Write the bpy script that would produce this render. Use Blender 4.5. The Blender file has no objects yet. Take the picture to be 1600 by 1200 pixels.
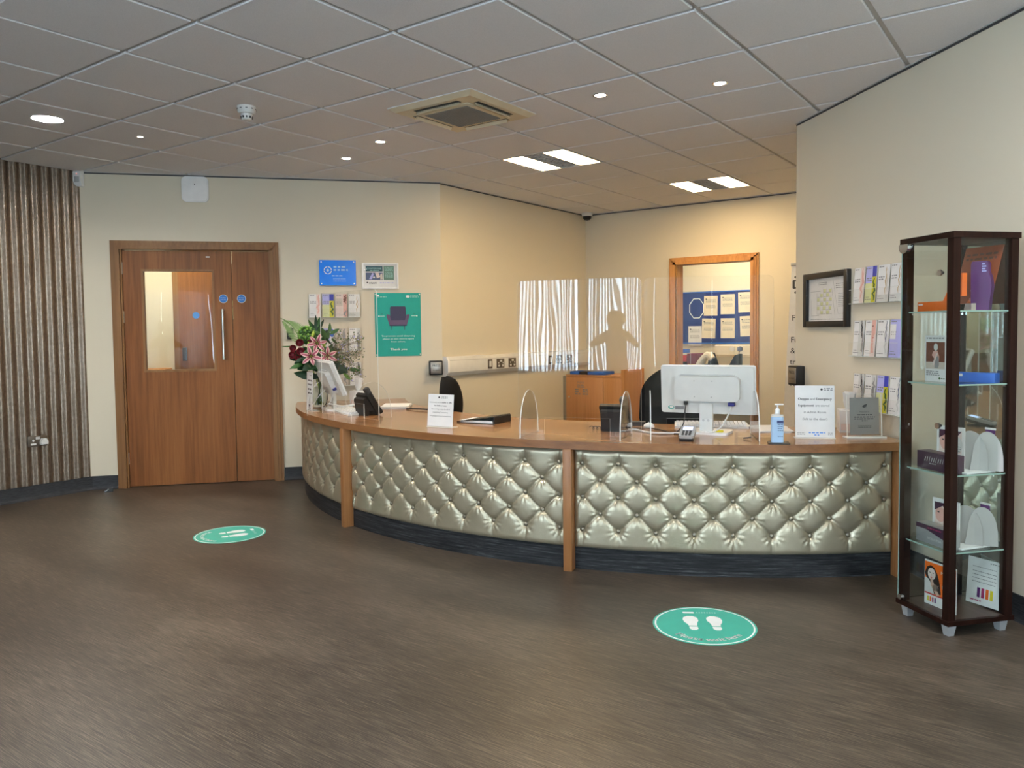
import bpy, bmesh, math, random
from mathutils import Vector, Matrix, noise
random.seed(7)
PI = math.pi; R = math.radians
scene = bpy.context.scene
COL = scene.collection

# ------------------------------------------------------------------ materials
def lin(c):
    if isinstance(c, str):
        c = c.lstrip('#'); c = [int(c[i:i+2], 16)/255 for i in (0, 2, 4)]
        return tuple((x/12.92 if x <= .04045 else ((x+.055)/1.055)**2.4) for x in c)
    return tuple(c)
MATS = {}
class NT:
    def __init__(s, name):
        s.m = bpy.data.materials.new(name); s.m.use_nodes = True
        s.t = s.m.node_tree; s.t.nodes.clear()
        s.out = s.t.nodes.new('ShaderNodeOutputMaterial'); MATS[name] = s.m
    def n(s, typ, **kw):
        nd = s.t.nodes.new(typ)
        for k, v in kw.items():
            if k.startswith('i_'):
                key = k[2:].replace('_', ' ')
                nd.inputs[key].default_value = v
            else: setattr(nd, k, v)
        return nd
    def l(s, a, b): s.t.links.new(a, b)
    def bsdf(s, col=(.5,.5,.5), rough=.5, metal=0, spec=.5, coat=0, **kw):
        b = s.n('ShaderNodeBsdfPrincipled')
        b.inputs['Base Color'].default_value = (*lin(col), 1)
        b.inputs['Roughness'].default_value = rough; b.inputs['Metallic'].default_value = metal
        b.inputs['Specular IOR Level'].default_value = spec; b.inputs['Coat Weight'].default_value = coat
        for k, v in kw.items(): b.inputs[k].default_value = v
        s.l(b.outputs[0], s.out.inputs[0]); return b
    def coords(s, scale=(1,1,1), rot=(0,0,0), which='Object'):
        tc = s.n('ShaderNodeTexCoord'); mp = s.n('ShaderNodeMapping')
        mp.inputs['Scale'].default_value = scale; mp.inputs['Rotation'].default_value = rot
        s.l(tc.outputs[which], mp.inputs[0]); return mp.outputs[0]
    def noise(s, vec, scale=5, detail=4, rough=.5, dist=0):
        n = s.n('ShaderNodeTexNoise'); n.inputs['Scale'].default_value = scale
        n.inputs['Detail'].default_value = detail; n.inputs['Roughness'].default_value = rough
        n.inputs['Distortion'].default_value = dist
        s.l(vec, n.inputs['Vector']); return n.outputs[0]
    def ramp(s, fac, stops):
        r = s.n('ShaderNodeValToRGB'); el = r.color_ramp.elements
        while len(el) < len(stops): el.new(.5)
        for e, (p, c) in zip(el, stops): e.position = p; e.color = (*lin(c), 1)
        s.l(fac, r.inputs[0]); return r.outputs[0]
    def bump(s, h, b, strength=.3, dist=.01):
        n = s.n('ShaderNodeBump'); n.inputs['Strength'].default_value = strength; n.inputs['Distance'].default_value = dist
        s.l(h, n.inputs['Height']); s.l(n.outputs[0], b.inputs['Normal'])

def plain(name, col, rough=.5, metal=0, spec=.5, coat=0, mottle=.04, **kw):
    t = NT(name); b = t.bsdf(col, rough, metal, spec, coat, **kw)
    if mottle:
        c = lin(col); v = t.noise(t.coords(), 14, 3)
        cr = t.ramp(v, [(.3, tuple(x*(1-mottle) for x in c)), (.7, tuple(min(1, x*(1+mottle)) for x in c))])
        t.l(cr, b.inputs['Base Color'])
    return t.m
def emis(name, col, s):
    t = NT(name); e = t.n('ShaderNodeEmission'); e.inputs[0].default_value = (*lin(col), 1); e.inputs[1].default_value = s
    t.l(e.outputs[0], t.out.inputs[0]); return t.m
def wood(name, dark, mid, light, axis='Z', rough=.35, fine=60, coat=0, spec=.5, ratio=.035):
    t = NT(name); b = t.bsdf(mid, rough, 0, spec, coat)
    k = {'X': (ratio, 1, 1), 'Y': (1, ratio, 1), 'Z': (1, 1, ratio)}[axis]
    v = t.coords(k); big = t.coords(tuple(x*.1 if x == 1 else x*.35 for x in k))
    a = t.noise(v, fine, 6, .65); c = t.noise(big, 30, 3, .6, 1.2)
    mx = t.n('ShaderNodeMix', data_type='FLOAT'); mx.inputs[0].default_value = .5
    t.l(a, mx.inputs[2]); t.l(c, mx.inputs[3])
    t.l(t.ramp(mx.outputs[0], [(.36, dark), (.5, mid), (.66, light)]), b.inputs['Base Color'])
    t.bump(a, b, .08, .002); return t.m
def clearglass(name, tint=(1,1,1), ior=1.49, wav=0, wscale=(1,1,1), ns=3, k0=1):
    t = NT(name)
    tr = t.n('ShaderNodeBsdfTransparent'); tr.inputs[0].default_value = (*tint, 1)
    gl = t.n('ShaderNodeBsdfGlossy'); gl.inputs['Roughness'].default_value = 0.0
    lw = t.n('ShaderNodeLayerWeight'); pw = t.n('ShaderNodeMath', operation='POWER'); pw.inputs[1].default_value = 5; t.l(lw.outputs['Facing'], pw.inputs[0])
    f0 = ((ior-1)/(ior+1))**2*k0; fr = t.n('ShaderNodeMath', operation='MULTIPLY_ADD'); fr.inputs[1].default_value = 1-f0; fr.inputs[2].default_value = f0; t.l(pw.outputs[0], fr.inputs[0])
    lw.inputs[0].default_value = .5
    mx = t.n('ShaderNodeMixShader'); t.l(fr.outputs[0], mx.inputs[0]); t.l(tr.outputs[0], mx.inputs[1]); t.l(gl.outputs[0], mx.inputs[2])
    if wav:
        h = t.noise(t.coords(wscale), ns, 1, .4); bp = t.n('ShaderNodeBump'); bp.inputs['Strength'].default_value = 1; bp.inputs['Distance'].default_value = wav
        t.l(h, bp.inputs['Height']); t.l(bp.outputs[0], gl.inputs['Normal'])
    t.l(mx.outputs[0], t.out.inputs[0]); return t.m

def paint():
    t = NT('wall_paint'); b = t.bsdf((.70,.635,.505), .62, 0, .3)
    h = t.noise(t.coords(), 260, 2); t.bump(h, b, .06, .001)
paint()
def tile():
    t = NT('ceiling_tile'); b = t.bsdf((.80,.79,.79), .9, 0, .1)
    v = t.coords(); h = t.noise(v, 320, 3, .7)
    t.l(t.ramp(h, [(.35, (.74,.74,.76)), (.6, (.83,.83,.855))]), b.inputs['Base Color']); t.bump(h, b, .12, .002)
tile()
plain('ceiling_grid', (.52,.51,.50), .4)
def floor_mat():
    t = NT('floor_vinyl'); b = t.bsdf((.1,.07,.05), .36, 0, .5)
    v = t.coords((.018, 1, 1), (0, 0, R(-3))); v2 = t.coords((.25, 1, 1), (0, 0, R(-3)))
    a = t.noise(v, 400, 4, .72); c = t.noise(v2, 3, 3)
    mx = t.n('ShaderNodeMix', data_type='FLOAT'); mx.inputs[0].default_value = .18; t.l(a, mx.inputs[2]); t.l(c, mx.inputs[3])
    t.l(t.ramp(mx.outputs[0], [(.40, (.018,.013,.009)), (.5, (.056,.042,.030)), (.61, (.175,.138,.104))]), b.inputs['Base Color'])
    t.l(t.ramp(a, [(.3, (.34,.34,.34)), (.7, (.46,.46,.46))]), b.inputs['Roughness']); t.bump(a, b, .18, .001)
floor_mat()
def skirt():
    t = NT('skirting_vinyl'); b = t.bsdf((.03,.034,.042), .5, 0, .25)
    a = t.noise(t.coords((1, 1, 14)), 16, 5, .7)
    t.l(t.ramp(a, [(.35, (.013,.015,.018)), (.68, (.052,.055,.062))]), b.inputs['Base Color'])
skirt()
def plinthm():
    t = NT('plinth_vinyl'); b = t.bsdf((.03,.035,.042), .5, 0, .25)
    a = t.noise(t.coords((.35, .35, 9)), 12, 6, .8)
    t.l(t.ramp(a, [(.40, (.008,.009,.010)), (.55, (.030,.032,.036)), (.68, (.11,.115,.122))]), b.inputs['Base Color'])
plinthm()
wood('door_wood', (.135,.046,.012), (.215,.078,.021), (.29,.115,.035), 'Z', .42, 55, 0, .3)
wood('frame_wood', (.165,.075,.026), (.235,.112,.040), (.30,.155,.060), 'Z', .42, 45, 0, .35)
wood('oak_frame', (.40,.17,.045), (.54,.25,.075), (.64,.33,.11), 'Z', .4, 40)
wood('worktop_wood', (.25,.105,.036), (.38,.18,.070), (.49,.26,.115), 'X', .24, 26, .25)
wood('edge_wood', (.19,.075,.024), (.27,.115,.040), (.34,.155,.060), 'X', .35, 34)
wood('post_wood', (.22,.088,.028), (.31,.132,.045), (.38,.175,.066), 'Z', .35, 50)
wood('beech', (.46,.19,.055), (.56,.25,.08), (.62,.30,.11), 'Z', .45, 40)
wood('wenge', (.008,.003,.002), (.018,.006,.004), (.030,.011,.007), 'Z', .38, 50, 0, .15)
wood('wenge_base', (.05,.025,.018), (.085,.045,.032), (.12,.066,.048), 'X', .3, 40)
def leather():
    t = NT('champagne_leather'); b = t.bsdf((.60,.56,.44), .33, .6, .5)
    v = t.coords(); f = t.noise(v, 420, 3, .6); g = t.noise(v, 9, 3)
    t.l(t.ramp(g, [(.3, (.43,.385,.275)), (.7, (.50,.45,.33))]), b.inputs['Base Color']); t.bump(f, b, .22, .0012)
leather(); plain('button_leather', (.30,.27,.21), .3, .7)
def corrug():
    t = NT('corrugated_metal'); b = t.bsdf((.24,.19,.15), .33, .75, .5)
    v = t.coords((1, 1, .8)); a = t.noise(v, 45, 4, .55); c = t.noise(v, 5, 3)
    mx = t.n('ShaderNodeMix', data_type='FLOAT'); mx.inputs[0].default_value = .35; t.l(a, mx.inputs[2]); t.l(c, mx.inputs[3])
    t.l(t.ramp(mx.outputs[0], [(.36, (.19,.14,.10)), (.5, (.235,.18,.135)), (.66, (.29,.235,.185))]), b.inputs['Base Color'])
    t.l(t.ramp(a, [(.35, (.36,.36,.36)), (.7, (.32,.32,.32))]), b.inputs['Roughness'])
corrug()
plain('white_plastic', (.68,.68,.66), .35); plain('white_gloss', (.84,.84,.84), .25); plain('cream_plastic', (.66,.57,.40), .4)
plain('white_paper', (.78,.77,.76), .6); plain('grey_paper', (.62,.62,.60), .6); plain('cream_paper', (.74,.66,.52), .6)
plain('black_plastic', (.012,.012,.013), .38); plain('black_fabric', (.006,.006,.007), .9, spec=.2); plain('dark_grey', (.05,.052,.055), .5)
plain('mid_grey', (.22,.22,.22), .5); plain('light_grey', (.50,.50,.50), .5); plain('grille_grey', (.21,.23,.23), .7)
plain('steel', (.62,.60,.57), .28, 1); plain('chrome', (.75,.75,.77), .12, 1); plain('brushed_plate', (.36,.33,.29), .35, .8)
plain('bronze_plate', (.15,.125,.10), .35, .6); plain('plaque_metal', (.30,.29,.275), .42, .6); plain('silver_plastic', (.42,.43,.44), .35, .3)
plain('teal', (.022,.37,.31), .6, spec=.3); plain('teal_floor', (.042,.44,.335), .42); plain('sign_blue', (.004,.22,1.0), .15, spec=.4); plain('mandatory_blue', (.01,.16,.55), .4)
plain('board_blue', (.006,.022,.17), .95, spec=.1); plain('folder_blue', (.012,.12,.55), .4); plain('tag_blue', (.10,.28,.72), .5)
plain('ink', (.03,.03,.035), .6); plain('ink_grey', (.22,.22,.23), .6); plain('ink_white', (.86,.87,.86), .5); plain('ink_pale', (.35,.62,.57), .5)
plain('ink_lightblue', (.35,.62,1.0), .4); plain('navy_print', (.04,.055,.16), .5); plain('armchair_navy', (.045,.045,.10), .6); plain('armchair_plum', (.12,.085,.16), .6)
plain('orange', (.90,.16,.012), .4); plain('burnt_orange', (.36,.075,.025), .4); plain('purple', (.115,.02,.16), .35); plain('plum', (.055,.018,.05), .4)
plain('magenta', (.42,.03,.14), .5); plain('yellow', (.75,.62,.03), .5); plain('yellow_print', (.62,.56,.03), .5); plain('lime_pale', (.66,.68,.36), .5)
plain('lavender', (.44,.44,.80), .5); plain('royal', (.04,.05,.42), .5); plain('pink_skin', (.72,.40,.34), .55); plain('pink_pale', (.76,.62,.57), .55)
plain('brown_print', (.16,.055,.035), .5); plain('beige_print', (.60,.52,.44), .55); plain('grey_print', (.30,.29,.29), .55); plain('wheat', (.50,.33,.13), .5)
plain('red', (.55,.03,.03), .4); plain('maroon', (.16,.015,.03), .4); plain('dark_teal', (.03,.09,.11), .4); plain('sage', (.13,.24,.18), .5); plain('steel_blue', (.09,.12,.22), .5)
plain('leaf', (.035,.11,.018), .5); plain('leaf_dark', (.010,.040,.012), .45); plain('stem_green', (.07,.13,.025), .5); plain('fern_green', (.20,.30,.10), .6); plain('hydrangea', (.16,.33,.05), .6)
plain('rose_red', (.16,.006,.012), .6); plain('lily_pink', (.46,.085,.15), .5); plain('lily_white', (.74,.47,.44), .5); plain('lily_plum', (.20,.02,.07), .5); plain('bud_lime', (.36,.46,.06), .5)
plain('twig', (.17,.13,.07), .7); plain('sprig', (.28,.25,.15), .7); plain('hair', (.02,.012,.01), .6); plain('skin', (.62,.40,.31), .5); plain('cloth_dark', (.03,.035,.05), .8)
plain('vga_blue', (.03,.03,.22), .5); plain('gel_blue', (.42,.58,.78), .08); plain('lobe_white', (.44,.42,.40), .5)
plain('acrylic_lit_edge', (.80,.82,.78), .15, spec=.8); plain('glass_edge', (.35,.50,.44), .15)  # acrylic rims: light caught in the edges is put into a pale colour
clearglass('acrylic', (.985,.985,.98), 1.36, .0011, (1, 1, .22), 5.5); clearglass('acrylic_flat', (.988,.988,.985), 1.14)
clearglass('pane_glass', (.95,.97,.96), 1.42, .0011, (1, 1, .2), 6); clearglass('shelf_glass', (.86,.93,.90), 1.5); clearglass('cabinet_glass', (.93,.955,.945), 1.45)
t = NT('mirror'); b = t.bsdf((.62,.68,.66), .02, 1)
t = NT('vase_glass'); b = t.bsdf((.93,.97,.95), .03); b.inputs['Transmission Weight'].default_value = 1; b.inputs['IOR'].default_value = 1.25
t = NT('frosted'); b = t.bsdf((.80,.80,.78), .3); b.inputs['Transmission Weight'].default_value = .35
emis('lamp_cool', (1,.97,.94), 60); emis('lamp_warm', (1,.72,.38), 20); emis('panel_white', (1,.965,.92), 200); emis('screen_blue', (.55,.66,1), .9); emis('led_red', (1,.15,.1), .6)
emis('louvre_glow', (1,.80,.52), 2.6); emis('corridor_lamp', (1,.93,.76), 26); emis('admin_fill_lamp', (1,.86,.62), 20)

# ------------------------------------------------------------------ mesh builder
_fonts = {}
def text_mesh(s):
    if s in _fonts: return _fonts[s]
    cu = bpy.data.curves.new('t', 'FONT'); cu.body = s; cu.size = 1; cu.resolution_u = 2; cu.fill_mode = 'FRONT'
    ob = bpy.data.objects.new('t', cu); COL.objects.link(ob)
    bpy.context.view_layer.update()
    me = bpy.data.meshes.new_from_object(ob)
    v = [tuple(x.co) for x in me.vertices]; f = [tuple(p.vertices) for p in me.polygons]
    bpy.data.objects.remove(ob); bpy.data.curves.remove(cu); bpy.data.meshes.remove(me)
    _fonts[s] = (v, f); return v, f
class MB:
    def __init__(s): s.v = []; s.f = []; s.mi = []; s.mats = []
    def mid(s, m):
        if m not in s.mats: s.mats.append(m)
        return s.mats.index(m)
    def add(s, vs, fs, mat, M=None):
        o = len(s.v); k = s.mid(mat)
        for p in vs:
            s.v.append(tuple(M @ Vector(p)) if M is not None else tuple(p))
        for f in fs: s.f.append(tuple(i+o for i in f)); s.mi.append(k)
        return s
    def box(s, x0, x1, y0, y1, z0, z1, mat, bev=0, M=None, seg=2):
        if bev:
            bm = bmesh.new(); bmesh.ops.create_cube(bm, size=1)
            for v in bm.verts: v.co = Vector(((x0+x1)/2+v.co.x*(x1-x0), (y0+y1)/2+v.co.y*(y1-y0), (z0+z1)/2+v.co.z*(z1-z0)))
            bmesh.ops.bevel(bm, geom=list(bm.edges), offset=bev, segments=seg, affect='EDGES', profile=.5)
            bm.verts.ensure_lookup_table(); vs = [tuple(v.co) for v in bm.verts]; fs = [tuple(v.index for v in f.verts) for f in bm.faces]; bm.free()
            return s.add(vs, fs, mat, M)
        vs = [(x, y, z) for x in (x0, x1) for y in (y0, y1) for z in (z0, z1)]
        fs = [(0,1,3,2), (4,6,7,5), (0,4,5,1), (2,3,7,6), (0,2,6,4), (1,5,7,3)]
        return s.add(vs, fs, mat, M)
    def prism(s, poly, a0, a1, mat, plane='XZ', M=None, side=None):
        n = len(poly)
        def P(p, a): return {'XZ': (p[0], a, p[1]), 'XY': (p[0], p[1], a), 'YZ': (a, p[0], p[1])}[plane]
        vs = [P(p, a0) for p in poly] + [P(p, a1) for p in poly]
        s.add(vs, [tuple(range(n)), tuple(range(2*n-1, n-1, -1))], mat, M)
        return s.add(vs, [(i, (i+1) % n, n+(i+1) % n, n+i) for i in range(n)], side or mat, M)
    def rr(s, x0, x1, z0, z1, r, a0, a1, mat, plane='XZ', M=None, seg=5, side=None):
        return s.prism(rrect(x0, x1, z0, z1, r, seg), a0, a1, mat, plane, M, side)
    def cyl(s, p0, p1, r, mat, n=20, r2=None, M=None):
        p0 = Vector(p0); p1 = Vector(p1); d = (p1-p0).normalized(); r2 = r if r2 is None else r2
        a = d.orthogonal().normalized(); b = d.cross(a)
        vs = []
        for c, rr_ in ((p0, r), (p1, r2)):
            for i in range(n):
                t = 2*PI*i/n; vs.append(tuple(c + a*math.cos(t)*rr_ + b*math.sin(t)*rr_))
        fs = [(i, (i+1) % n, n+(i+1) % n, n+i) for i in range(n)] + [tuple(range(n-1, -1, -1)), tuple(range(n, 2*n))]
        return s.add(vs, fs, mat, M)
    def tube(s, pts, r, mat, n=8, M=None, taper=None, sub=4):
        pts = [Vector(p) for p in pts]
        if len(pts) > 2 and sub > 1:
            q = []
            for i in range(len(pts)-1):
                p0 = pts[max(i-1, 0)]; p1 = pts[i]; p2 = pts[i+1]; p3 = pts[min(i+2, len(pts)-1)]
                for k in range(sub):
                    t = k/sub
                    q.append(.5*((2*p1)+(p2-p0)*t+(2*p0-5*p1+4*p2-p3)*t*t+(3*p1-p0-3*p2+p3)*t**3))
            pts = q+[pts[-1]]
        vs = []; up = None
        for i, p in enumerate(pts):
            d = (pts[min(i+1, len(pts)-1)]-pts[max(i-1, 0)]).normalized()
            if up is None: up = d.orthogonal().normalized()
            up = (up - d*up.dot(d)).normalized(); b = d.cross(up)
            rr_ = r if taper is None else r+(taper-r)*i/(len(pts)-1)
            for k in range(n): t = 2*PI*k/n; vs.append(tuple(p+up*math.cos(t)*rr_+b*math.sin(t)*rr_))
        m = len(pts); fs = [(i*n+k, i*n+(k+1) % n, (i+1)*n+(k+1) % n, (i+1)*n+k) for i in range(m-1) for k in range(n)]
        fs += [tuple(range(n-1, -1, -1)), tuple(range((m-1)*n, m*n))]
        return s.add(vs, fs, mat, M)
    def lathe(s, prof, mat, n=32, c=(0, 0, 0), M=None):
        vs = []; m = len(prof)
        for r, z in prof:
            for k in range(n): t = 2*PI*k/n; vs.append((c[0]+r*math.cos(t), c[1]+r*math.sin(t), c[2]+z))
        fs = [(i*n+k, i*n+(k+1) % n, (i+1)*n+(k+1) % n, (i+1)*n+k) for i in range(m-1) for k in range(n)]
        if prof[0][0] > 1e-6: fs.append(tuple(range(n-1, -1, -1)))
        if prof[-1][0] > 1e-6: fs.append(tuple(range((m-1)*n, m*n)))
        return s.add(vs, fs, mat, M)
    def ball(s, c, r, mat, n=12, M=None, sz=1):
        return s.lathe([(r*math.sin(PI*i/n)+1e-7, -r*sz*math.cos(PI*i/n)) for i in range(n+1)], mat, n*2, c, M)
    def text(s, body, x, z, h, mat, y=0, align='c', width=None, plane='XZ', M=None, bold=0):
        vs, fs = text_mesh(body)
        if not vs: return s
        x0 = min(v[0] for v in vs); x1 = max(v[0] for v in vs); k = h/.70
        w = (x1-x0)*k; sx = k if width is None else k*width/w; w = (x1-x0)*sx
        ox = {'c': x-w/2, 'l': x, 'r': x-w}[align] - x0*sx
        for dx in ([0, bold] if bold else [0]):
            if plane == 'XZ': pts = [(ox+dx+v[0]*sx, y, z+v[1]*k) for v in vs]
            else: pts = [(ox+dx+v[0]*sx, z+v[1]*k, y) for v in vs]
            s.add(pts, fs, mat, M)
        return s
    def lines(s, x0, x1, zs, h, mat, y=0, seed=1):   # rows of small print too small to read
        rnd = random.Random(seed)
        for z in zs:
            x = x0
            while x < x1-h:
                w = h*rnd.uniform(1.2, 4); w = min(w, x1-x)
                s.add([(x, y, z), (x+w, y, z), (x+w, y, z+h), (x, y, z+h)], [(0, 1, 2, 3)], mat); x += w+h*.8
        return s
    def quad(s, x0, x1, z0, z1, y, mat, M=None):
        return s.add([(x0, y, z0), (x1, y, z0), (x1, y, z1), (x0, y, z1)], [(0, 1, 2, 3)], mat, M)
    def poly(s, pts, y, mat, M=None): return s.add([(p[0], y, p[1]) for p in pts], [tuple(range(len(pts)))], mat, M)
    def obj(s, name, parent=None, loc=(0, 0, 0), rz=0, rot=None, smooth=32):
        me = bpy.data.meshes.new(name); me.from_pydata(s.v, [], s.f)
        for m in s.mats: me.materials.append(MATS[m])
        me.polygons.foreach_set('material_index', s.mi)
        bm = bmesh.new(); bm.from_mesh(me); bmesh.ops.recalc_face_normals(bm, faces=bm.faces) if smooth else None
        bm.to_mesh(me); bm.free()
        if smooth:
            me.polygons.foreach_set('use_smooth', [True]*len(me.polygons)); me.set_sharp_from_angle(angle=R(smooth))
        o = bpy.data.objects.new(name, me); COL.objects.link(o)
        o.parent = parent; o.location = loc; o.rotation_euler = rot if rot else (0, 0, rz)
        return o
def rrect(x0, x1, z0, z1, r, seg=5):
    out = []
    for cx, cz, a in ((x1-r, z1-r, 0), (x0+r, z1-r, 90), (x0+r, z0+r, 180), (x1-r, z0+r, 270)):
        for k in range(seg+1): t = R(a+90*k/seg); out.append((cx+r*math.cos(t), cz+r*math.sin(t)))
    return out
def disc(cx, cz, r, n=28, rz=None): return [(cx+r*math.cos(2*PI*i/n), cz+(rz or r)*math.sin(2*PI*i/n)) for i in range(n)]

def tag(o, label=None, cat=None, group=None, kind=None):
    if label: o['label'] = label
    if cat: o['category'] = cat
    if group: o['group'] = group
    if kind: o['kind'] = kind
    return o
def thing(name, label, cat, loc=(0, 0, 0), rz=0, group=None):
    o = bpy.data.objects.new(name, None); o.empty_display_size = .05; COL.objects.link(o); o.location = loc; o.rotation_euler = (0, 0, rz)
    return tag(o, label, cat, group)
def sroot(name, loc=(0, 0, 0), rz=0):
    o = bpy.data.objects.new(name, None); o.empty_display_size = .05; COL.objects.link(o); o.location = loc; o.rotation_euler = (0, 0, rz); o['kind'] = 'structure'; return o
def struct(mb, name, parent=None, **kw):
    o = mb.obj(name, parent, **kw); o['kind'] = 'structure'; return o
def copy_tree(o, parent=None):
    c = o.copy(); COL.objects.link(c); c.parent = parent
    for ch in list(o.children): copy_tree(ch, c)
    return c

H = 2.66
# wall frames: local X along the wall, local -Y into the room
DW = (Vector((-1.787, 1.201)), math.atan2(2.208, 1.996))      # door wall
RW = (Vector((3.397, 3.378)), math.atan2(-1.347, 1.336))      # right wall
BW = (Vector((.18, 6.02)), 0.0)                                # office back wall
OW = (Vector((.195, 3.40)), PI/2)                              # office side wall
LW = (Vector((-1.80, -2.0)), PI/2)                             # corrugated wall
def on(fr, s, z=0, off=0):
    o, a = fr; u = Vector((math.cos(a), math.sin(a))); n = Vector((math.sin(a), -math.cos(a)))
    p = o+u*s+n*off; return (p.x, p.y, z)

# ------------------------------------------------------------------ room shell
m = MB(); m.box(-4.4, 9.2, -6.3, 9.2, -.12, 0, 'floor_vinyl'); struct(m, 'floor', smooth=0)
m = MB()
m.box(-4.4, 9.2, -6.3, 9.2, H+.004, H+.12, 'ceiling_grid')
bt = MB(); bt.box(-.2885, .2885, -.2885, .2885, -.009, .006, 'ceiling_tile', .004, seg=1)
skip = {(2, 5), (3, 8)}
for i in range(-7, 15):
    for j in range(-10, 15):
        if (i, j) in skip: continue
        m.add(bt.v, bt.f, 'ceiling_tile', Matrix.Translation((i*.6+.3, j*.6+.3, H+.001)))
struct(m, 'ceiling', smooth=0)

def wall(fr, segs, name, th=.12, mat='wall_paint'):
    m = MB()
    for s0, s1, z0, z1 in segs: m.box(s0, s1, 0, th, z0, z1, mat)
    return struct(m, name, loc=(fr[0].x, fr[0].y, 0), rz=fr[1], smooth=0)
wall(DW, [(-.02, .25, 0, H+.02), (1.51, 2.976, 0, H+.02), (.25, 1.51, 2.045, H+.02)], 'wall_door_side')
wall(OW, [(0, 2.74, 0, H+.02)], 'wall_office_side')
wall(BW, [(-.1, 1.165, 0, H+.02), (2.02, 3.5, 0, H+.02), (1.165, 2.02, 2.0, H+.02)], 'wall_office_back')
wall(RW, [(0, 7.6, 0, H+.02)], 'wall_right', .14)
m = MB(); m.box(3.62, 3.74, 3.35, 6.14, 0, H+.02, 'wall_paint'); struct(m, 'wall_office_far_side', smooth=0)
# corrugated wall
m = MB(); n = 900; y0, y1 = -6.0, 1.215
vs = []; fs = []
for i in range(n+1):
    y = y0+(y1-y0)*i/n; x = -1.80+.0105*math.cos(2*PI*y/.0785)
    vs += [(x, y, .105), (x, y, H+.01)]
fs = [(2*i, 2*i+2, 2*i+3, 2*i+1) for i in range(n)]
m.add(vs, fs, 'corrugated_metal'); m.box(-2.0, -1.815, y0, y1+.05, 0, H+.02, 'wall_paint')
struct(m, 'wall_left', smooth=60)
# back of the waiting room with its windows, behind the camera
wins = []; x = .96
while x < 8.6: wins.append((x, min(x+.95, 8.9))); x += 1.06
m = MB(); px = -1.9
for a, b_ in wins:
    m.box(px, a, -6.12, -6.0, 0, H+.02, 'wall_paint'); px = b_
    m.box(a, b_, -6.12, -6.0, 0, .62, 'wall_paint'); m.box(a, b_, -6.12, -6.0, 2.2, H+.02, 'wall_paint')
m.box(px, 9.1, -6.12, -6.0, 0, H+.02, 'wall_paint'); struct(m, 'wall_window_side', smooth=0)
for k, (a, b_) in enumerate(wins):
    w = sroot('window_%d' % (k+1), ((a+b_)/2, -6.0, .62)); hw = (b_-a)/2
    m = MB()
    for x0, x1, z0, z1 in ((-hw, -hw+.03, 0, 1.58), (hw-.03, hw, 0, 1.58), (-hw, hw, 0, .05), (-hw, hw, 1.53, 1.58)): m.box(x0, x1, -.09, -.03, z0, z1, 'white_plastic')
    m.obj('window_frame', w, smooth=0)
    m = MB(); m.box(-hw+.05, hw-.05, -.065, -.06, .05, 1.53, 'cabinet_glass'); m.obj('pane', w, smooth=0)
    m = MB(); rnd = random.Random(k)
    ns = int(2*hw/.056)
    for q in range(ns):
        cx = -hw+.03+q*.056; a_ = R(58+rnd.uniform(-14, 14))
        m.box(-.030, .030, -.001, .001, .0, 1.55, 'light_grey', M=Matrix.Translation((cx, .05, 0)) @ Matrix.Rotation(a_, 4, 'Z'))
    m.box(-hw, hw, .03, .07, 1.55, 1.59, 'white_plastic'); m.obj('vertical_blind', w, smooth=0)
m = MB(); m.box(8.9, 9.05, -6.1, -1.8, 0, .62, 'wall_paint'); m.box(8.9, 9.05, -6.1, -1.8, 2.2, H+.02, 'wall_paint'); py_ = -6.1; side = []
for k in range(2):
    y_ = -4.45+1.25*k; m.box(8.9, 9.05, py_, y_, .62, 2.2, 'wall_paint'); py_ = y_+1.1; side.append((y_, py_))
m.box(8.9, 9.05, py_, -1.8, .62, 2.2, 'wall_paint'); struct(m, 'wall_far_right', smooth=0)
for k, (a, b_) in enumerate(side):  # unseen side windows, added to bring more daylight into the room
    w = sroot('window_%d' % (len(wins)+k+1), (8.9, (a+b_)/2, .62), -PI/2); hw = (b_-a)/2
    m = MB()
    for x0, x1, z0, z1 in ((-hw, -hw+.05, 0, 1.58), (hw-.05, hw, 0, 1.58), (-hw, hw, 0, .05), (-hw, hw, 1.53, 1.58)): m.box(x0, x1, .03, .09, z0, z1, 'white_plastic')
    m.obj('window_frame', w, smooth=0); m = MB(); m.box(-hw+.05, hw-.05, .06, .065, .05, 1.53, 'cabinet_glass'); m.obj('pane', w, smooth=0); m = MB()
    for q in range(int(2*hw/.056)): m.box(-.030, .030, -.001, .001, 0, 1.55, 'light_grey', M=Matrix.Translation((-hw+.03+q*.056, -.05, 0)) @ Matrix.Rotation(R(65), 4, 'Z'))
    m.obj('vertical_blind', w, smooth=0)
# corridor behind the glazed door
wall((DW[0], DW[1]), [(-.4, 2.6, 0, H+.02)], 'wall_corridor').location = Vector(on(DW, 0, 0, -1.75))
m = MB(); m.box(-.12, 0, .12, 1.75, 0, H+.02, 'wall_paint'); struct(m, 'wall_corridor_end', loc=(DW[0].x, DW[0].y, 0), rz=DW[1], smooth=0)
m = MB(); m.box(2.2, 2.32, .12, 1.75, 0, H+.02, 'wall_paint'); struct(m, 'wall_corridor_stub', loc=(DW[0].x, DW[0].y, 0), rz=DW[1], smooth=0)
# room behind the office doorway
m = MB(); m.box(-.2, 3.2, 8.3, 8.42, 0, H+.02, 'wall_paint'); struct(m, 'wall_admin_back', smooth=0)
m = MB(); m.box(-.2, -.08, 6.14, 8.3, 0, H+.02, 'wall_paint'); struct(m, 'wall_admin_left', smooth=0)
m = MB(); m.box(3.1, 3.22, 6.14, 8.3, 0, H+.02, 'wall_paint'); struct(m, 'wall_admin_right', smooth=0)

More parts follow.
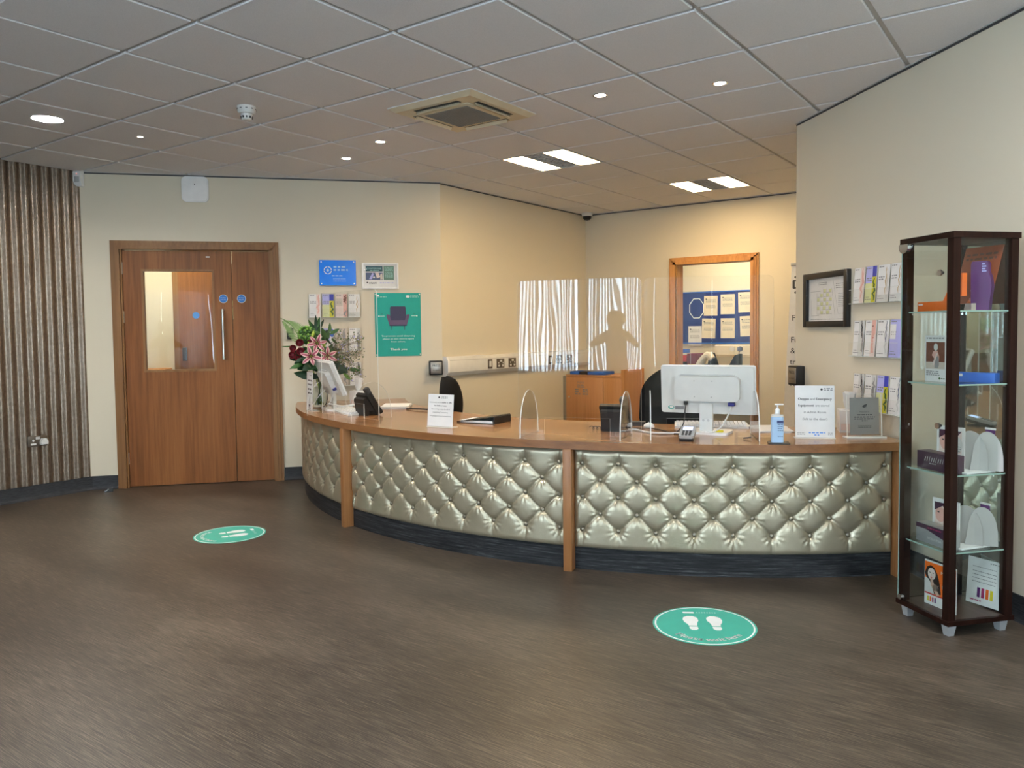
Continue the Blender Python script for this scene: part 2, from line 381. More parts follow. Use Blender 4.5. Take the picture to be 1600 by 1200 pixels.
# skirtings
def skirting(fr, segs, name):
    m = MB()
    for s0, s1 in segs:
        m.prism([(0, 0), (-.030, 0), (-.018, .006), (-.010, .018), (-.007, .03), (-.007, .112), (0, .112)], s0, s1, 'skirting_vinyl', 'YZ')
    struct(m, name, loc=(fr[0].x, fr[0].y, 0), rz=fr[1])
skirting(DW, [(0, .2), (1.56, 2.97)], 'baseboard_door_side')
skirting((Vector((-1.788, -6)), PI/2), [(0, 7.2)], 'baseboard_left')
skirting(RW, [(0, 7.5)], 'baseboard_right')
skirting(OW, [(0, 2.6)], 'baseboard_office_side'); skirting(BW, [(0, 1.09), (2.09, 3.4)], 'baseboard_office_back')
# perimeter trim under the ceiling, the gap's shadow painted as a dark strip
def ctrim(fr, s0, s1, name):
    m = MB(); m.box(s0, s1, -.012, 0, H-.012, H-.006, 'ceiling_grid'); m.box(s0, s1, -.004, 0, H-.022, H-.012, 'dark_grey')
    struct(m, name, loc=(fr[0].x, fr[0].y, 0), rz=fr[1], smooth=0)
ctrim(DW, 0, 2.976, 'trim_1'); ctrim(OW, 0, 2.62, 'trim_2'); ctrim(BW, 0, 3.4, 'trim_3'); ctrim(RW, 0, 7.5, 'trim_4')

# ------------------------------------------------------------------ door 1 (leaf and a half, glazed)
d = sroot('door_1', on(DW, 0), DW[1])
m = MB()
def arch(m, x0, x1, zt, w, mat, yo=-.028, yi=.10):
    prof = [(0, -.010), (.010, -.024), (.022, -.016), (.026, -.034), (.044, -.026), (.048, -.042), (w, -.030), (w, 0)]
    for (p, q), (p2, q2) in zip(prof, prof[1:]):
        lo = min(q, q2)
        for sx, ex in ((x0, 1), (x1, -1)):
            A = sx+ex*p; B = sx+ex*p2
            m.box(min(A, B)-.0005, max(A, B)+.0005, lo, 0, 0, zt-p, mat)
        m.box(x0+p, x1-p, lo, 0, zt-p2, zt-p, mat)
    for sx, ex in ((x0+w, 1), (x1-w, -1)):
        m.box(min(sx, sx+ex*.012), max(sx, sx+ex*.012), -.014, yi, 0, zt-w, mat)
    m.box(x0+w, x1-w, -.014, yi, zt-w, zt-w+.02, mat)
arch(m, .205, 1.555, 2.09, .072, 'frame_wood'); m.obj('door_frame', d)
m = MB()     # main leaf around the glazing
gx0, gx1, gz0, gz1 = .445, 1.003, .992, 1.842
lx0, lx1 = .292, 1.155
for x0, x1, z0, z1 in ((lx0, gx0, .008, 2.008), (gx1, lx1, .008, 2.008), (gx0, gx1, .008, gz0), (gx0, gx1, gz1, 2.008)): m.box(x0, x1, .004, .048, z0, z1, 'door_wood')
leaf = m.obj('door_leaf', d, smooth=0)
m = MB()
for x0, x1, z0, z1 in ((gx0-.012, gx0+.006, gz0-.012, gz1+.012), (gx1-.006, gx1+.012, gz0-.012, gz1+.012), (gx0+.006, gx1-.006, gz0-.012, gz0+.006), (gx0+.006, gx1-.006, gz1-.006, gz1+.012)): m.box(x0, x1, -.002, .052, z0, z1, 'frame_wood')
m.obj('glazing_bead', leaf, smooth=0)
m = MB(); m.box(gx0+.004, gx1-.004, .022, .028, gz0+.004, gz1-.004, 'pane_glass'); m.obj('glass', leaf, smooth=0)
m = MB(); m.tube([(1.083, .002, 1.505), (1.083, -.04, 1.50), (1.083, -.045, 1.47), (1.083, -.045, 1.12), (1.083, -.04, 1.09), (1.083, .002, 1.085)], .0105, 'steel', 12); m.obj('pull_handle', leaf)
m = MB(); m.box(1.163, 1.492, .004, .048, .008, 2.008, 'door_wood'); half = m.obj('side_leaf', d, smooth=0)
for par, cx in ((leaf, 1.087), (half, 1.236)):
    m = MB(); m.prism(disc(cx, 1.602, .036), .0035, .001, 'ink_white'); m.prism(disc(cx, 1.602, .033), .001, 0, 'mandatory_blue')
    m.text('Fire door', cx, 1.606, .008, 'ink_white', -.0005); m.text('keep shut', cx, 1.590, .008, 'ink_white', -.0005); m.obj('fire_door_disc', par)
for cx, par in ((.285, leaf), (1.499, half)):
    for z in (1.86, 1.45, .25):
        m = MB(); m.cyl((cx, -.006, z-.05), (cx, -.006, z+.05), .008, 'steel', 12); m.box(cx-.008, cx+.008, -.003, .004, z-.05, z+.05, 'steel'); m.obj('hinge', par)
m = MB(); m.box(.955, .985, -.002, .004, 1.955, 1.965, 'steel'); m.obj('maker_tag', leaf, smooth=0)

# corridor things seen through the glass
c0 = on(DW, 0, 0, -1.75)
d3 = sroot('door_3', c0, DW[1])
m = MB(); m.box(.33, 1.27, -.04, 0, 0, 2.05, 'frame_wood'); m.obj('door_frame', d3, smooth=0)
m = MB(); m.box(.39, 1.21, -.06, -.035, .01, 1.99, 'door_wood'); lf = m.obj('door_leaf', d3, smooth=0)
m = MB(); m.box(.42, .46, -.10, -.055, 1.02, 1.16, 'dark_grey', .006); m.obj('lever_plate', lf)
m = MB(); m.prism(disc(.56, 1.50, .035), -.062, -.06, 'mandatory_blue'); m.obj('fire_door_disc', lf)
m = MB(); m.box(0, .30, -.004, 0, 0, .21, 'sage'); m.box(.005, .295, -.005, -.004, .005, .205, 'lime_pale'); m.lines(.04, .26, [.13, .08], .012, 'ink_grey', -.006, 3)
tag(m.obj('door_notice', loc=on((Vector(c0[:2]), DW[1]), .76, 1.45, .066), rz=DW[1], smooth=0), 'pale green notice seen through the glazed door, fixed to the far door', 'notice')
m = MB(); m.box(-.08, .20, -.30, 0, 0, .95, 'beech', .01)
tag(m.obj('side_table', loc=on((Vector(c0[:2]), DW[1]), .10, 0, .02), rz=DW[1]), 'low beech cupboard in the corridor, seen through the door glass', 'cupboard')

# ------------------------------------------------------------------ door 2 (open doorway to the admin room)
d = sroot('door_2', on(BW, 0), 0)
m = MB(); arch(m, 1.094, 2.087, 2.075, .078, 'oak_frame', yi=.14); m.obj('door_frame', d)

# ------------------------------------------------------------------ things on the door wall
def wthing(fr, s, z, name, label, cat, group=None, off=0): return thing(name, label, cat, on(fr, s, z, off), fr[1], group)
# access point
t = wthing(DW, .888, 2.53, 'wireless_access_point', 'white rounded square wireless access point high above the door', 'access point')
m = MB(); m.prism(rrect(-.108, .108, -.108, .108, .04), 0, -.022, 'white_gloss'); m.prism(rrect(-.100, .100, -.100, .100, .036), -.022, -.030, 'white_gloss'); m.obj('casing', t)
m = MB(); m.prism(disc(0, .04, .005), -.030, -.031, 'ink'); m.obj('status_light', t)
# PIR
t = thing('motion_detector', 'white wedge motion detector up in the corner by the corrugated wall', 'motion sensor', on(DW, -.005, 2.595, .0), DW[1]-R(20))
m = MB(); m.prism([(0, -.066), (-.025, -.066), (-.045, -.02), (-.045, .05), (-.03, .066), (0, .066)], -.033, .033, 'white_gloss', 'YZ'); m.obj('casing', t)
m = MB(); m.box(-.022, .022, -.047, -.044, -.035, .012, 'light_grey', .002); m.obj('lens', t)
m = MB(); m.prism(disc(0, .032, .004, 10), -.045, -.047, 'led_red'); m.obj('status_light', t)
# access reader
t = wthing(DW, 1.637, 1.296, 'access_reader', 'small black card reader on the wall beside the wooden double door', 'card reader')
m = MB(); m.box(-.027, .027, -.022, 0, -.052, .052, 'black_plastic', .006); m.obj('casing', t)
m = MB(); m.box(-.018, .018, -.0235, -.021, .015, .04, 'dark_grey'); m.obj('touch_pad', t)
# blue sign
t = wthing(DW, 2.055, 1.828, 'acrylic_sign', 'glossy blue acrylic sign on studs above the leaflet racks', 'sign')
m = MB(); m.box(-.158, .158, -.016, -.010, -.112, .112, 'sign_blue')
for k in range(4):
    p = [(-.085+.036*math.cos(R(90*k+45+a_)), .022+.036*math.sin(R(90*k+45+a_))) for a_ in (-38, 0, 38)] + [(-.085+.029*math.cos(R(90*k+45+a_)), .022+.029*math.sin(R(90*k+45+a_))) for a_ in (38, 0, -38)]
    m.poly(p, -.0165, 'ink_white')
m.prism(disc(-.085, .022, .012), -.016, -.0165, 'ink_lightblue')
m.lines(-.035, .09, [.045, .018], .014, 'ink_lightblue', -.0166, 4); m.lines(-.05, .04, [-.03], .008, 'ink_lightblue', -.0166, 5); m.lines(-.04, .07, [-.055, -.075], .004, 'ink_lightblue', -.0166, 6)
m.obj('panel', t, smooth=0)
for sx in (-1, 1):
    for sz in (-1, 1):
        m = MB(); m.cyl((sx*.14, 0, sz*.095), (sx*.14, -.02, sz*.095), .006, 'chrome', 12); m.obj('stud', t)
# certificate frame
t = wthing(DW, 2.427, 1.803, 'certificate_frame', 'white framed chaperone certificate above the green armchair poster', 'picture frame')
m = MB()
for x0, x1, z0, z1 in ((-.162, -.146, -.115, .115), (.146, .162, -.115, .115), (-.146, .146, -.115, -.099), (-.146, .146, .099, .115)): m.box(x0, x1, -.018, 0, z0, z1, 'white_gloss', .002)
m.obj('frame', t)
m = MB(); m.box(-.146, .146, -.006, 0, -.099, .099, 'white_paper'); m.quad(-.128, .022, .038, .088, -.0065, 'dark_teal'); m.quad(-.128, .022, -.035, .030, -.0065, 'steel_blue'); m.quad(.030, .122, -.035, .088, -.0065, 'sage')
m.text('CHAPERONE', -.053, .060, .014, 'ink_pale', -.007, width=.13); m.lines(-.09, -.01, [.046], .006, 'ink_pale', -.007, 2)
m.lines(.04, .112, [.07, .058, .046, .03, .018, .004, -.012], .006, 'ink_pale', -.007, 8)
m.poly([(-.10, -.03), (-.07, .028), (-.055, .02), (-.075, -.03)], -.007, 'lavender'); m.poly([(-.045, .026), (-.015, .028), (.0, -.01), (-.03, -.02)], -.007, 'pink_pale'); m.poly([(.0, .012), (.018, .024), (.021, -.03), (.0, -.033)], -.007, 'beige_print'); m.poly(disc(-.055, -.012, .01, 10, .006), -.0072, 'white_paper')
m.lines(-.10, -.03, [-.062, -.073], .005, 'ink_grey', -.007, 3); m.prism(disc(-.115, -.060, .007, 10), -.006, -.0068, 'ink'); m.lines(-.005, .115, [-.066], .007, 'lavender', -.007, 9)
m.obj('certificate', t, smooth=0)
m = MB(); m.box(-.146, .146, -.011, -.0095, -.099, .099, 'acrylic_flat'); m.obj('glazing', t, smooth=0)
# poster
t = wthing(DW, 2.578, 1.365, 'poster', 'teal poster of a dark armchair, reading Thank you', 'poster'); 
m = MB()
w_, h_ = .206, .285
vs = []; fs = []
for i in range(13):
    for j in range(17):
        x = -w_+2*w_*i/12; z = -h_+2*h_*j/16; vs.append((x, -.003-.002*math.sin(z*22)*math.sin(x*9+1), z))
for i in range(12):
    for j in range(16): a_ = i*17+j; fs.append((a_, a_+17, a_+18, a_+1))
m.add(vs, fs, 'teal')
Y = -.0062
bx = [(-.072, .02), (-.070, .155), (-.062, .165), (.062, .165), (.070, .155), (.072, .02)]
m.poly(bx, Y, 'armchair_navy'); m.poly([(-.105, .085), (-.098, .093), (-.075, .090), (-.062, .035), (-.062, -.005), (-.078, -.005)], Y-.0003, 'armchair_plum')
m.poly([(.105, .085), (.098, .093), (.075, .090), (.062, .035), (.062, -.005), (.078, -.005)], Y-.0003, 'armchair_plum')
m.poly([(-.066, -.005), (.066, -.005), (.066, .04), (-.066, .04)], Y-.0004, 'armchair_plum'); m.poly([(-.078, -.012), (.078, -.012), (.078, .0), (-.078, .0)], Y-.0005, 'armchair_navy')
for sx in (-1, 1): m.poly([(sx*.060, -.012), (sx*.052, -.012), (sx*.056, -.048), (sx*.060, -.048)], Y, 'armchair_navy')
m.text('To promote social distancing', 0, -.108, .013, 'ink_white', Y, width=.30); m.text('please sit two metres apart', 0, -.134, .013, 'ink_white', Y, width=.28); m.text('from others.', 0, -.160, .013, 'ink_white', Y, width=.13)
m.text('Thank you', 0, -.232, .020, 'ink_white', Y, width=.15, bold=.0016)
m.quad(-.165, -.12, .0755, .0785, Y, 'ink_white'); m.prism(disc(-.170, .077, .006, 10), Y+.001, Y, 'ink_white'); m.quad(.12, .165, .0755, .0785, Y, 'ink_white'); m.prism(disc(.170, .077, .006, 10), Y+.001, Y, 'ink_white')
m.text('2m', -.145, .092, .010, 'ink', Y); m.text('2m', .145, .092, .010, 'ink', Y)
m.prism(disc(.085, .253, .011, 12), Y+.001, Y, 'ink_white'); m.prism(disc(.097, .253, .011, 12), Y+.001, Y, 'ink_white'); m.lines(.112, .19, [.257, .246], .006, 'ink_pale', Y, 4); m.lines(-.18, -.10, [.247], .006, 'ink_pale', Y, 5); m.quad(-.186, -.165, .255, .268, Y, 'ink_white')
m.obj('printed_sheet', t)
for sx in (-1, 1):
    for sz in (-1, 1): m = MB(); m.box(sx*.196-.006, sx*.196+.006, -.008, 0, sz*.272-.006, sz*.272+.006, 'white_plastic', .001); m.obj('adhesive_pad', t)
# press-to-open buttons
def press(loc, rz, label):
    t = thing('door_release_button', label, 'push button', loc, rz)
    m = MB(); m.box(-.062, .062, -.058, 0, -.066, .066, 'black_plastic', .008); m.obj('casing', t)
    m = MB(); m.box(-.050, .050, -.063, -.057, -.052, .052, 'brushed_plate', .002); m.text('PRESS', 0, .012, .020, 'ink', -.0635, width=.07, bold=.0008); m.text('to open', 0, -.024, .014, 'ink', -.0635, width=.065); m.obj('push_plate', t)
press(on(DW, 2.910, .967), DW[1], 'square black press to open button beside the office wall corner, near the trunking')
press(on(RW, .066, .975), RW[1], 'square black press to open button on the end of the wall by the roller banner')

# ------------------------------------------------------------------ leaflet racks
def wob(seed, x, z0, z1, w, n=10):
    rnd = random.Random(seed); L = []; Rr = []
    for i in range(n+1):
        z = z0+(z1-z0)*i/n; c = x+rnd.uniform(-1, 1)*w*.5; k = w*(.25+.75*math.sin(PI*i/n))*rnd.uniform(.6, 1.2)
        L.append((c-k/2, z)); Rr.append((c+k/2, z))
    return L+Rr[::-1]
def leaflet(kind, seed=0):
    m = MB(); W = .0495; Hh = .205
    m.box(-W, W, -.004, 0, 0, Hh, 'white_paper')
    y = -.0045; y2 = -.005
    def pr(): m.lines(-.042, .0, [.192], .005, 'ink_grey', y2, seed); m.lines(-.040, .01, [.135, .122], .006, 'ink_grey', y2, seed+1); m.lines(-.038, -.005, [.03], .003, 'ink_grey', y2, seed+2)
    if kind == 'pinkbody': m.quad(.012, W, .0, Hh, y, 'pink_pale'); m.poly(wob(3, .030, .03, .2, .024), y2, 'pink_skin')
    elif kind == 'lavender': m.quad(-W, .012, .11, Hh, y, 'lavender'); m.quad(-W, .012, 0, .11, y, 'lime_pale'); m.quad(.012, W, .145, Hh, y, 'royal'); m.quad(.012, W, 0, .145, y, 'yellow_print'); m.poly(wob(5, .032, .01, .14, .02), y2, 'leaf')
    elif kind == 'brown': m.quad(-W, W, 0, Hh, y, 'pink_pale'); m.quad(-W, .012, .10, .165, y2, 'beige_print'); m.quad(.018, W, 0, Hh, y2, 'pink_skin'); m.poly(wob(6, .036, .12, .2, .024), y2-.0004, 'brown_print'); m.poly(wob(7, .036, .0, .06, .022), y2-.0004, 'grey_print')
    elif kind == 'wheat': m.poly(wob(9, .024, .04, .19, .010), y2, 'wheat'); m.poly(wob(10, .036, .05, .18, .006), y2, 'beige_print'); m.quad(-W, W, .0, .04, y, 'grey_paper')
    elif kind == 'oval': m.quad(-W, .012, .1, Hh, y, 'lavender'); m.poly(disc(.028, .165, .021, 16, .036), y2, 'royal'); m.poly(disc(.03, .15, .012, 12, .02), y2-.0003, 'folder_blue')
    elif kind == 'beige': m.quad(-W, W, 0, Hh, y, 'beige_print'); m.poly(wob(12, .03, .0, .2, .03), y2, 'grey_print')
    elif kind == 'greystrip': m.quad(.014, W, 0, Hh, y, 'grey_paper'); m.poly(wob(14, .034, .02, .19, .026), y2, 'grey_print'); m.poly(disc(.03, .12, .012, 12, .022), y2-.0004, 'ink_grey')
    elif kind == 'darkhair': m.quad(.0, W, 0, Hh, y, 'grey_paper'); m.poly([(.015, Hh), (.030, Hh), (W, .12), (W, .02), (.03, .03), (.038, .10), (.022, .15)], y2, 'grey_print'); m.poly(wob(17, .03, .1, .19, .012), y2-.0004, 'ink')
    elif kind == 'pinkface': m.quad(.006, W, 0, Hh, y, 'pink_pale'); m.poly([(.012, Hh), (.045, Hh), (.047, .13), (.035, .115), (.028, .10), (.034, .08), (.03, .06), (.04, .02), (.014, .02)], y2, 'pink_skin'); m.poly(disc(.02, .172, .007, 8, .003), y2-.0004, 'brown_print'); m.poly(disc(.028, .105, .007, 8, .003), y2-.0004, 'red')
    elif kind == 'plume': m.poly(wob(20, .026, .02, .2, .020), y2, 'grey_paper'); m.poly(wob(21, .03, .08, .2, .009), y2-.0004, 'steel_blue')
    elif kind == 'violet': m.quad(-W, W, 0, Hh, y, 'lavender'); m.quad(-W, 0, .1, .18, y2, 'white_paper')
    pr()
    m.lines(-.042, .012, [.016], .004, 'ink_grey', y2, seed+5)
    return m
def rack(fr, s, z, where, kinds, wtxt, grp):
    t = wthing(fr, s, z, 'leaflet_rack', 'clear acrylic leaflet rack, %s' % where, 'leaflet rack', grp)
    m = MB(); m.box(-.012, .452, -.003, 0, -.012, .20, 'acrylic_flat', 0); m.obj('back_plate', t, smooth=0)
    m = MB(); m.box(-.012, .452, -.036, -.003, -.012, -.009, 'acrylic_lit_edge'); m.obj('shelf_base', t, smooth=0)
    for k in range(4):
        m = MB(); x0 = k*.1135-.006; m.box(x0, x0+.110, -.038, -.036, -.012, .070, 'acrylic_flat'); m.box(x0-.001, x0+.001, -.038, -.003, -.012, .12, 'acrylic_flat'); m.box(x0, x0+.11, -.038, -.036, .070, .0715, 'acrylic_lit_edge'); m.obj('pocket', t, smooth=0)
    for k, (kd, txt) in enumerate(zip(kinds, wtxt)):
        o = leaflet(kd, k).obj('leaflet', loc=on(fr, s+.049+k*.1135, z-.0085, .014), rot=(R(-4), 0, fr[1]), smooth=0)
        tag(o, txt, 'leaflet', grp.replace('racks', 'leaflets in the racks'))
T = 'left of the armchair poster'
rack(DW, 1.803, 1.445, 'top one of the three left of the armchair poster', ['pinkbody', 'lavender', 'brown', 'wheat'],
     ['white leaflet with pink shape, first in top rack by the blue sign', 'lavender and lime leaflet in the top rack by the blue sign', 'pink and brown photo leaflet in the top rack by the blue sign', 'white leaflet with wheat stem in the top rack by the blue sign'], 'leaflet racks on the door wall')
rack(DW, 1.803, 1.140, 'middle one of the three left of the armchair poster', ['darkhair', 'oval', 'beige', 'greystrip'],
     ['grey leaflet behind the spiky flower foliage, middle rack on the door wall', 'lavender leaflet with a dark blue oval, middle rack behind the flowers', 'beige leaflet behind the flower sprigs, middle rack on the door wall', 'white leaflet with grey strip, last in middle rack on the door wall'], 'leaflet racks on the door wall')
rack(DW, 1.803, .835, 'lowest one of the three left of the armchair poster', ['brown', 'wheat', 'beige', 'darkhair'],
     ['pink leaflet in the lowest door wall rack, hidden behind the bouquet', 'white leaflet with wheat stem, lowest rack behind the left monitor', 'beige leaflet, third in the lowest rack behind the left monitor', 'white leaflet with dark diagonal strip, last in lowest door wall rack'], 'leaflet racks on the door wall')
rack(RW, .688, 1.440, 'top one of the three beside the framed floor plan', ['pinkbody', 'lavender', 'wheat', 'wheat'],
     ['white and pale pink leaflet, first in top rack beside the floor plan', 'lavender leaflet with blue and yellow strip, top rack beside the floor plan', 'white leaflet with wheat stem, third in top rack beside the floor plan', 'white wheat leaflet half hidden by the cabinet, top rack of the right wall'], 'leaflet racks on the right wall')
rack(RW, .688, 1.135, 'middle one of the three beside the framed floor plan', ['darkhair', 'pinkface', 'plume', 'violet'],
     ['grey leaflet with dark hair strip, first in middle rack, right wall', 'white leaflet with a pink face profile, middle rack, right wall', 'white leaflet with a grey blue plume, middle rack, right wall', 'pale violet leaflet by the cabinet, last in middle rack, right wall'], 'leaflet racks on the right wall')
rack(RW, .688, .825, 'lowest one of the three beside the framed floor plan', ['darkhair', 'greystrip', 'lavender', 'plume'],
     ['white leaflet with dark curl, first in lowest rack above the tissue box', 'white leaflet with grey strip, behind the plaque, lowest rack, right wall', 'lavender leaflet with blue and yellow strip, lowest rack behind the plaque', 'white leaflet by the cabinet, last in lowest rack, right wall'], 'leaflet racks on the right wall')

# framed floor plan
t = wthing(RW, .395, 1.468, 'framed_floor_plan', 'black framed fire escape floor plan on the right wall', 'picture frame')
m = MB()
for x0, x1, z0, z1 in ((-.250, -.212, -.172, .172), (.212, .250, -.172, .172), (-.212, .212, -.172, -.134), (-.212, .212, .134, .172)): m.box(x0, x1, -.030, 0, z0, z1, 'black_plastic', .003)
m.obj('frame', t)
m = MB(); m.box(-.212, .212, -.008, 0, -.134, .134, 'white_paper'); rnd = random.Random(4)
def ln(x0, z0, x1, z1, w=.0016, mt='ink_grey'):
    a_ = math.atan2(z1-z0, x1-x0); dx = -math.sin(a_)*w/2; dz = math.cos(a_)*w/2; m.poly([(x0+dx, z0+dz), (x0-dx, z0-dz), (x1-dx, z1-dz), (x1+dx, z1+dz)], -.0085, mt)
for i in range(5):
    for j in range(6):
        x0 = -.11+i*.034+rnd.uniform(-.004, .004); z0 = -.09+j*.027
        if i < 2 and j > 4: continue
        if (i+j) % 2: m.quad(x0, x0+.028, z0, z0+.020, -.0082, 'lime_pale')
        ln(x0, z0, x0+.030, z0); ln(x0, z0, x0, z0+.024)
ln(.07, .115, .125, -.09); ln(.125, -.09, .19, -.09); ln(.055, .07, .09, -.10); ln(-.19, .055, -.07, .055); ln(-.18, -.10, -.09, -.10); ln(-.18, -.10, -.18, .0)
m.lines(-.10, -.0, [.105, .094], .004, 'ink_grey', -.0085, 3); m.lines(.10, .19, [.09, .078, .065], .004, 'ink_grey', -.0085, 6); m.lines(.125, .19, [.03+.0-.011*k for k in range(8)], .003, 'ink_grey', -.0085, 7); m.lines(-.19, .19, [-.125], .003, 'ink_grey', -.0085, 8)
m.obj('plan_sheet', t, smooth=0)
m = MB(); m.box(-.212, .212, -.016, -.0145, -.134, .134, 'acrylic_flat'); m.obj('glazing', t, smooth=0)

# left wall socket and plug
t = wthing(LW, 2.787, .462, 'double_socket', 'double power socket low on the corrugated wall', 'socket', off=.012)
m = MB(); m.box(-.073, .073, -.010, 0, -.043, .043, 'bronze_plate', .003); m.obj('plate', t)
m = MB(); m.prism(disc(-.035, .006, .009, 12), -.010, -.0125, 'white_plastic'); m.box(-.055, -.015, -.0125, -.010, -.030, -.016, 'white_plastic', .001); m.obj('socket_outlet', t)
m = MB(); m.box(-.018, .014, -.015, -.010, .014, .034, 'light_grey', .002); m.obj('rocker', t)
m = MB(); m.prism([(-.026, -.024), (.026, -.024), (.026, .0), (.014, .024), (-.014, .024), (-.026, .0)], 0, -.035, 'white_plastic')
tag(m.obj('mains_plug', loc=on(LW, 2.822, .458, .0245), rz=LW[1]), 'white plug top in the corrugated wall socket', 'plug')
# door stop on the floor by the door
t = thing('door_wedge', 'small black and silver door stop on the floor by the corner', 'door stop', on(DW, .165, 0, .15), DW[1]+R(20))
m = MB(); m.prism([(-.035, 0), (.03, 0), (.03, .035)], -.015, .015, 'black_plastic'); m.obj('wedge', t)
m = MB(); m.prism([(-.034, .002), (.0, .0205), (-.004, .024), (-.036, .006)], -.013, .013, 'chrome'); m.obj('tread_plate', t)

# ------------------------------------------------------------------ office trunking
t = wthing(OW, .04, .975, 'dado_trunking', 'long white dado trunking with sockets along the office side wall', 'trunking')
m = MB(); m.prism([(0, -.09), (-.035, -.09), (-.060, -.055), (-.060, .05), (-.04, .085), (0, .09)], 0, 2.6, 'white_plastic', 'YZ'); m.box(.02, 2.6, -.0615, -.060, .052, .056, 'light_grey'); m.obj('duct', t)
m = MB(); m.prism([(0, -.093), (-.037, -.093), (-.063, -.057), (-.063, .052), (-.042, .088), (0, .093)], -.012, .012, 'white_gloss', 'YZ'); m.obj('end_cap', t)
for sx, wd in ((.62, .07), (.79, .125), (.99, .125), (1.70, .07), (1.88, .125), (2.09, .125)):
    m = MB(); m.box(sx-wd/2, sx+wd/2, -.066, -.060, -.046, .046, 'bronze_plate', .003)
    if wd > .1:
        for q in (-1, 1): m.box(sx+q*.032-.014, sx+q*.032+.014, -.069, -.066, -.034, -.014, 'white_plastic', .001); m.prism(disc(sx+q*.036, .004, .008, 10), -.066, -.069, 'white_plastic')
        m.box(sx-.016, sx+.016, -.071, -.066, .014, .034, 'white_plastic', .001)
    else: m.box(sx-.018, sx+.018, -.069, -.066, -.028, .028, 'white_plastic', .001)
    m.obj('socket_outlet', t)

# ------------------------------------------------------------------ cupboard in the office corner
t = thing('storage_cupboard', 'low beech cupboard with a notice in the office corner', 'cupboard', (.24, 5.5, 0))
m = MB(); m.box(0, .70, 0, .46, 0, .775, 'beech'); m.box(.70, .735, -.01, .47, 0, .86, 'beech'); m.box(-.05, .0, -.005, .45, 0, .775, 'brushed_plate'); m.box(-.0, .70, -.015, .47, .775, .795, 'beech'); m.obj('carcass', t, smooth=0)
m = MB(); m.box(.004, .478, -.018, 0, .03, .77, 'beech', .002); dd = m.obj('door', t)
m = MB(); m.cyl((.045, -.018, .545), (.045, -.026, .545), .010, 'steel', 14); m.obj('lock', dd)
m = MB(); m.text('PLEASE', .20, .70, .020, 'ink_grey', -.0195); m.lines(.15, .25, [.675, .655], .012, 'ink_grey', -.0195, 5); m.lines(.12, .19, [.625, .60, .575], .014, 'ink_grey', -.0195, 6); m.lines(.22, .29, [.625, .60, .575], .014, 'ink_grey', -.0195, 7); m.obj('notice_print', dd, smooth=0)
m = MB(); m.box(.482, .698, -.018, 0, .03, .77, 'beech', .002); m.obj('door', t)
for k, (x0, x1, mt, lb) in enumerate(((.02, .14, 'folder_blue', 'short blue folder at the wall end of the cupboard top'), (.15, .24, 'black_plastic', 'black folder lying between blue ones on the cupboard'), (.25, .46, 'folder_blue', 'long blue folder on the cupboard top'))):
    m = MB(); m.box(-(x1-x0)/2, (x1-x0)/2, -.12, .12, 0, .035, mt, .004); tag(m.obj('folder', loc=(.24+(x0+x1)/2, 5.66, .796)), lb, 'folder', 'folders on the cupboard')

# ------------------------------------------------------------------ roller banner
t = thing('roller_banner', 'tall white roller banner partly hidden behind the right wall corner', 'banner', (2.98, 5.25, 0), R(-6))
m = MB(); m.box(-.25, .55, -.05, .05, 0, .09, 'silver_plastic', .01); m.obj('base', t)
m = MB(); sh = Matrix.Shear('XZ', 4, (0, 0)) if False else Matrix(((1, 0, .052, 0), (0, 1, 0, 0), (0, 0, 1, 0), (0, 0, 0, 1)))
m.box(-.26, .54, -.003, .003, .09, 1.86, 'white_paper', M=sh)
for q, z in ((0, 1.755), (0, 1.615)):
    for k in range(4): m.poly([(x+.052*1.7, zz) for x, zz in disc(-.215+k*.035, z, .011, 10)], -.0045, 'ink')
m.poly([(x+.052*1.69, z) for x, z in rrect(-.242, -.05, 1.65, 1.73, .01)], -.0045, 'ink'); m.text('P', -.205+.088, 1.665, .05, 'ink_white', -.006, bold=.006)
for tx, z in (('Free', 1.36), ('Full', 1.16), ('& m', 1.06), ('treat', .96), ('Talk', .76)): m.text(tx, -.225+.052*z, z, .052, 'ink', -.0045, 'l')
m.poly([(x+.03, z) for x, z in disc(-.03, .60, .11)], -.0045, 'tag_blue'); m.lines(-.1, .3, [.30, .2], .012, 'ink_grey', -.0045, 2); m.obj('printed_panel', t, smooth=0)
m = MB(); m.box(-.17, .64, -.012, .012, 1.855, 1.885, 'silver_plastic', .004); m.obj('top_rail', t)

# ------------------------------------------------------------------ admin room seen through the doorway
ty = 8.29
t = thing('notice_board', 'dark blue pin board full of sheets in the admin room', 'notice board', (.94, ty, 1.45))
m = MB(); m.box(-.54, .54, -.014, 0, -.345, .345, 'board_blue'); m.obj('felt_board', t, smooth=0)
m = MB()
for x0, x1, z0, z1 in ((-.55, .55, .345, .36), (-.55, .55, -.36, -.345), (-.55, -.54, -.345, .345), (.54, .55, -.345, .345)): m.box(x0, x1, -.022, 0, z0, z1, 'folder_blue')
m.obj('frame', t, smooth=0)
sheets = [(.845, 1.61, 1, 'white sheet, first in the upper row of three on the blue board'), (1.085, 1.625, 0, 'white sheet in the middle of the upper row on the blue board'), (1.33, 1.645, -1, 'white sheet at the end of the upper row beside the frame'),
          (.815, 1.30, 2, 'white sheet, first in the lower row of three on the blue board'), (1.085, 1.30, 0, 'white sheet in the middle of the lower row on the blue board'), (1.355, 1.325, -2, 'tilted white sheet at the end of the lower row'), (.615, 1.20, 0, 'white sheet below the octagon outline on the blue board')]
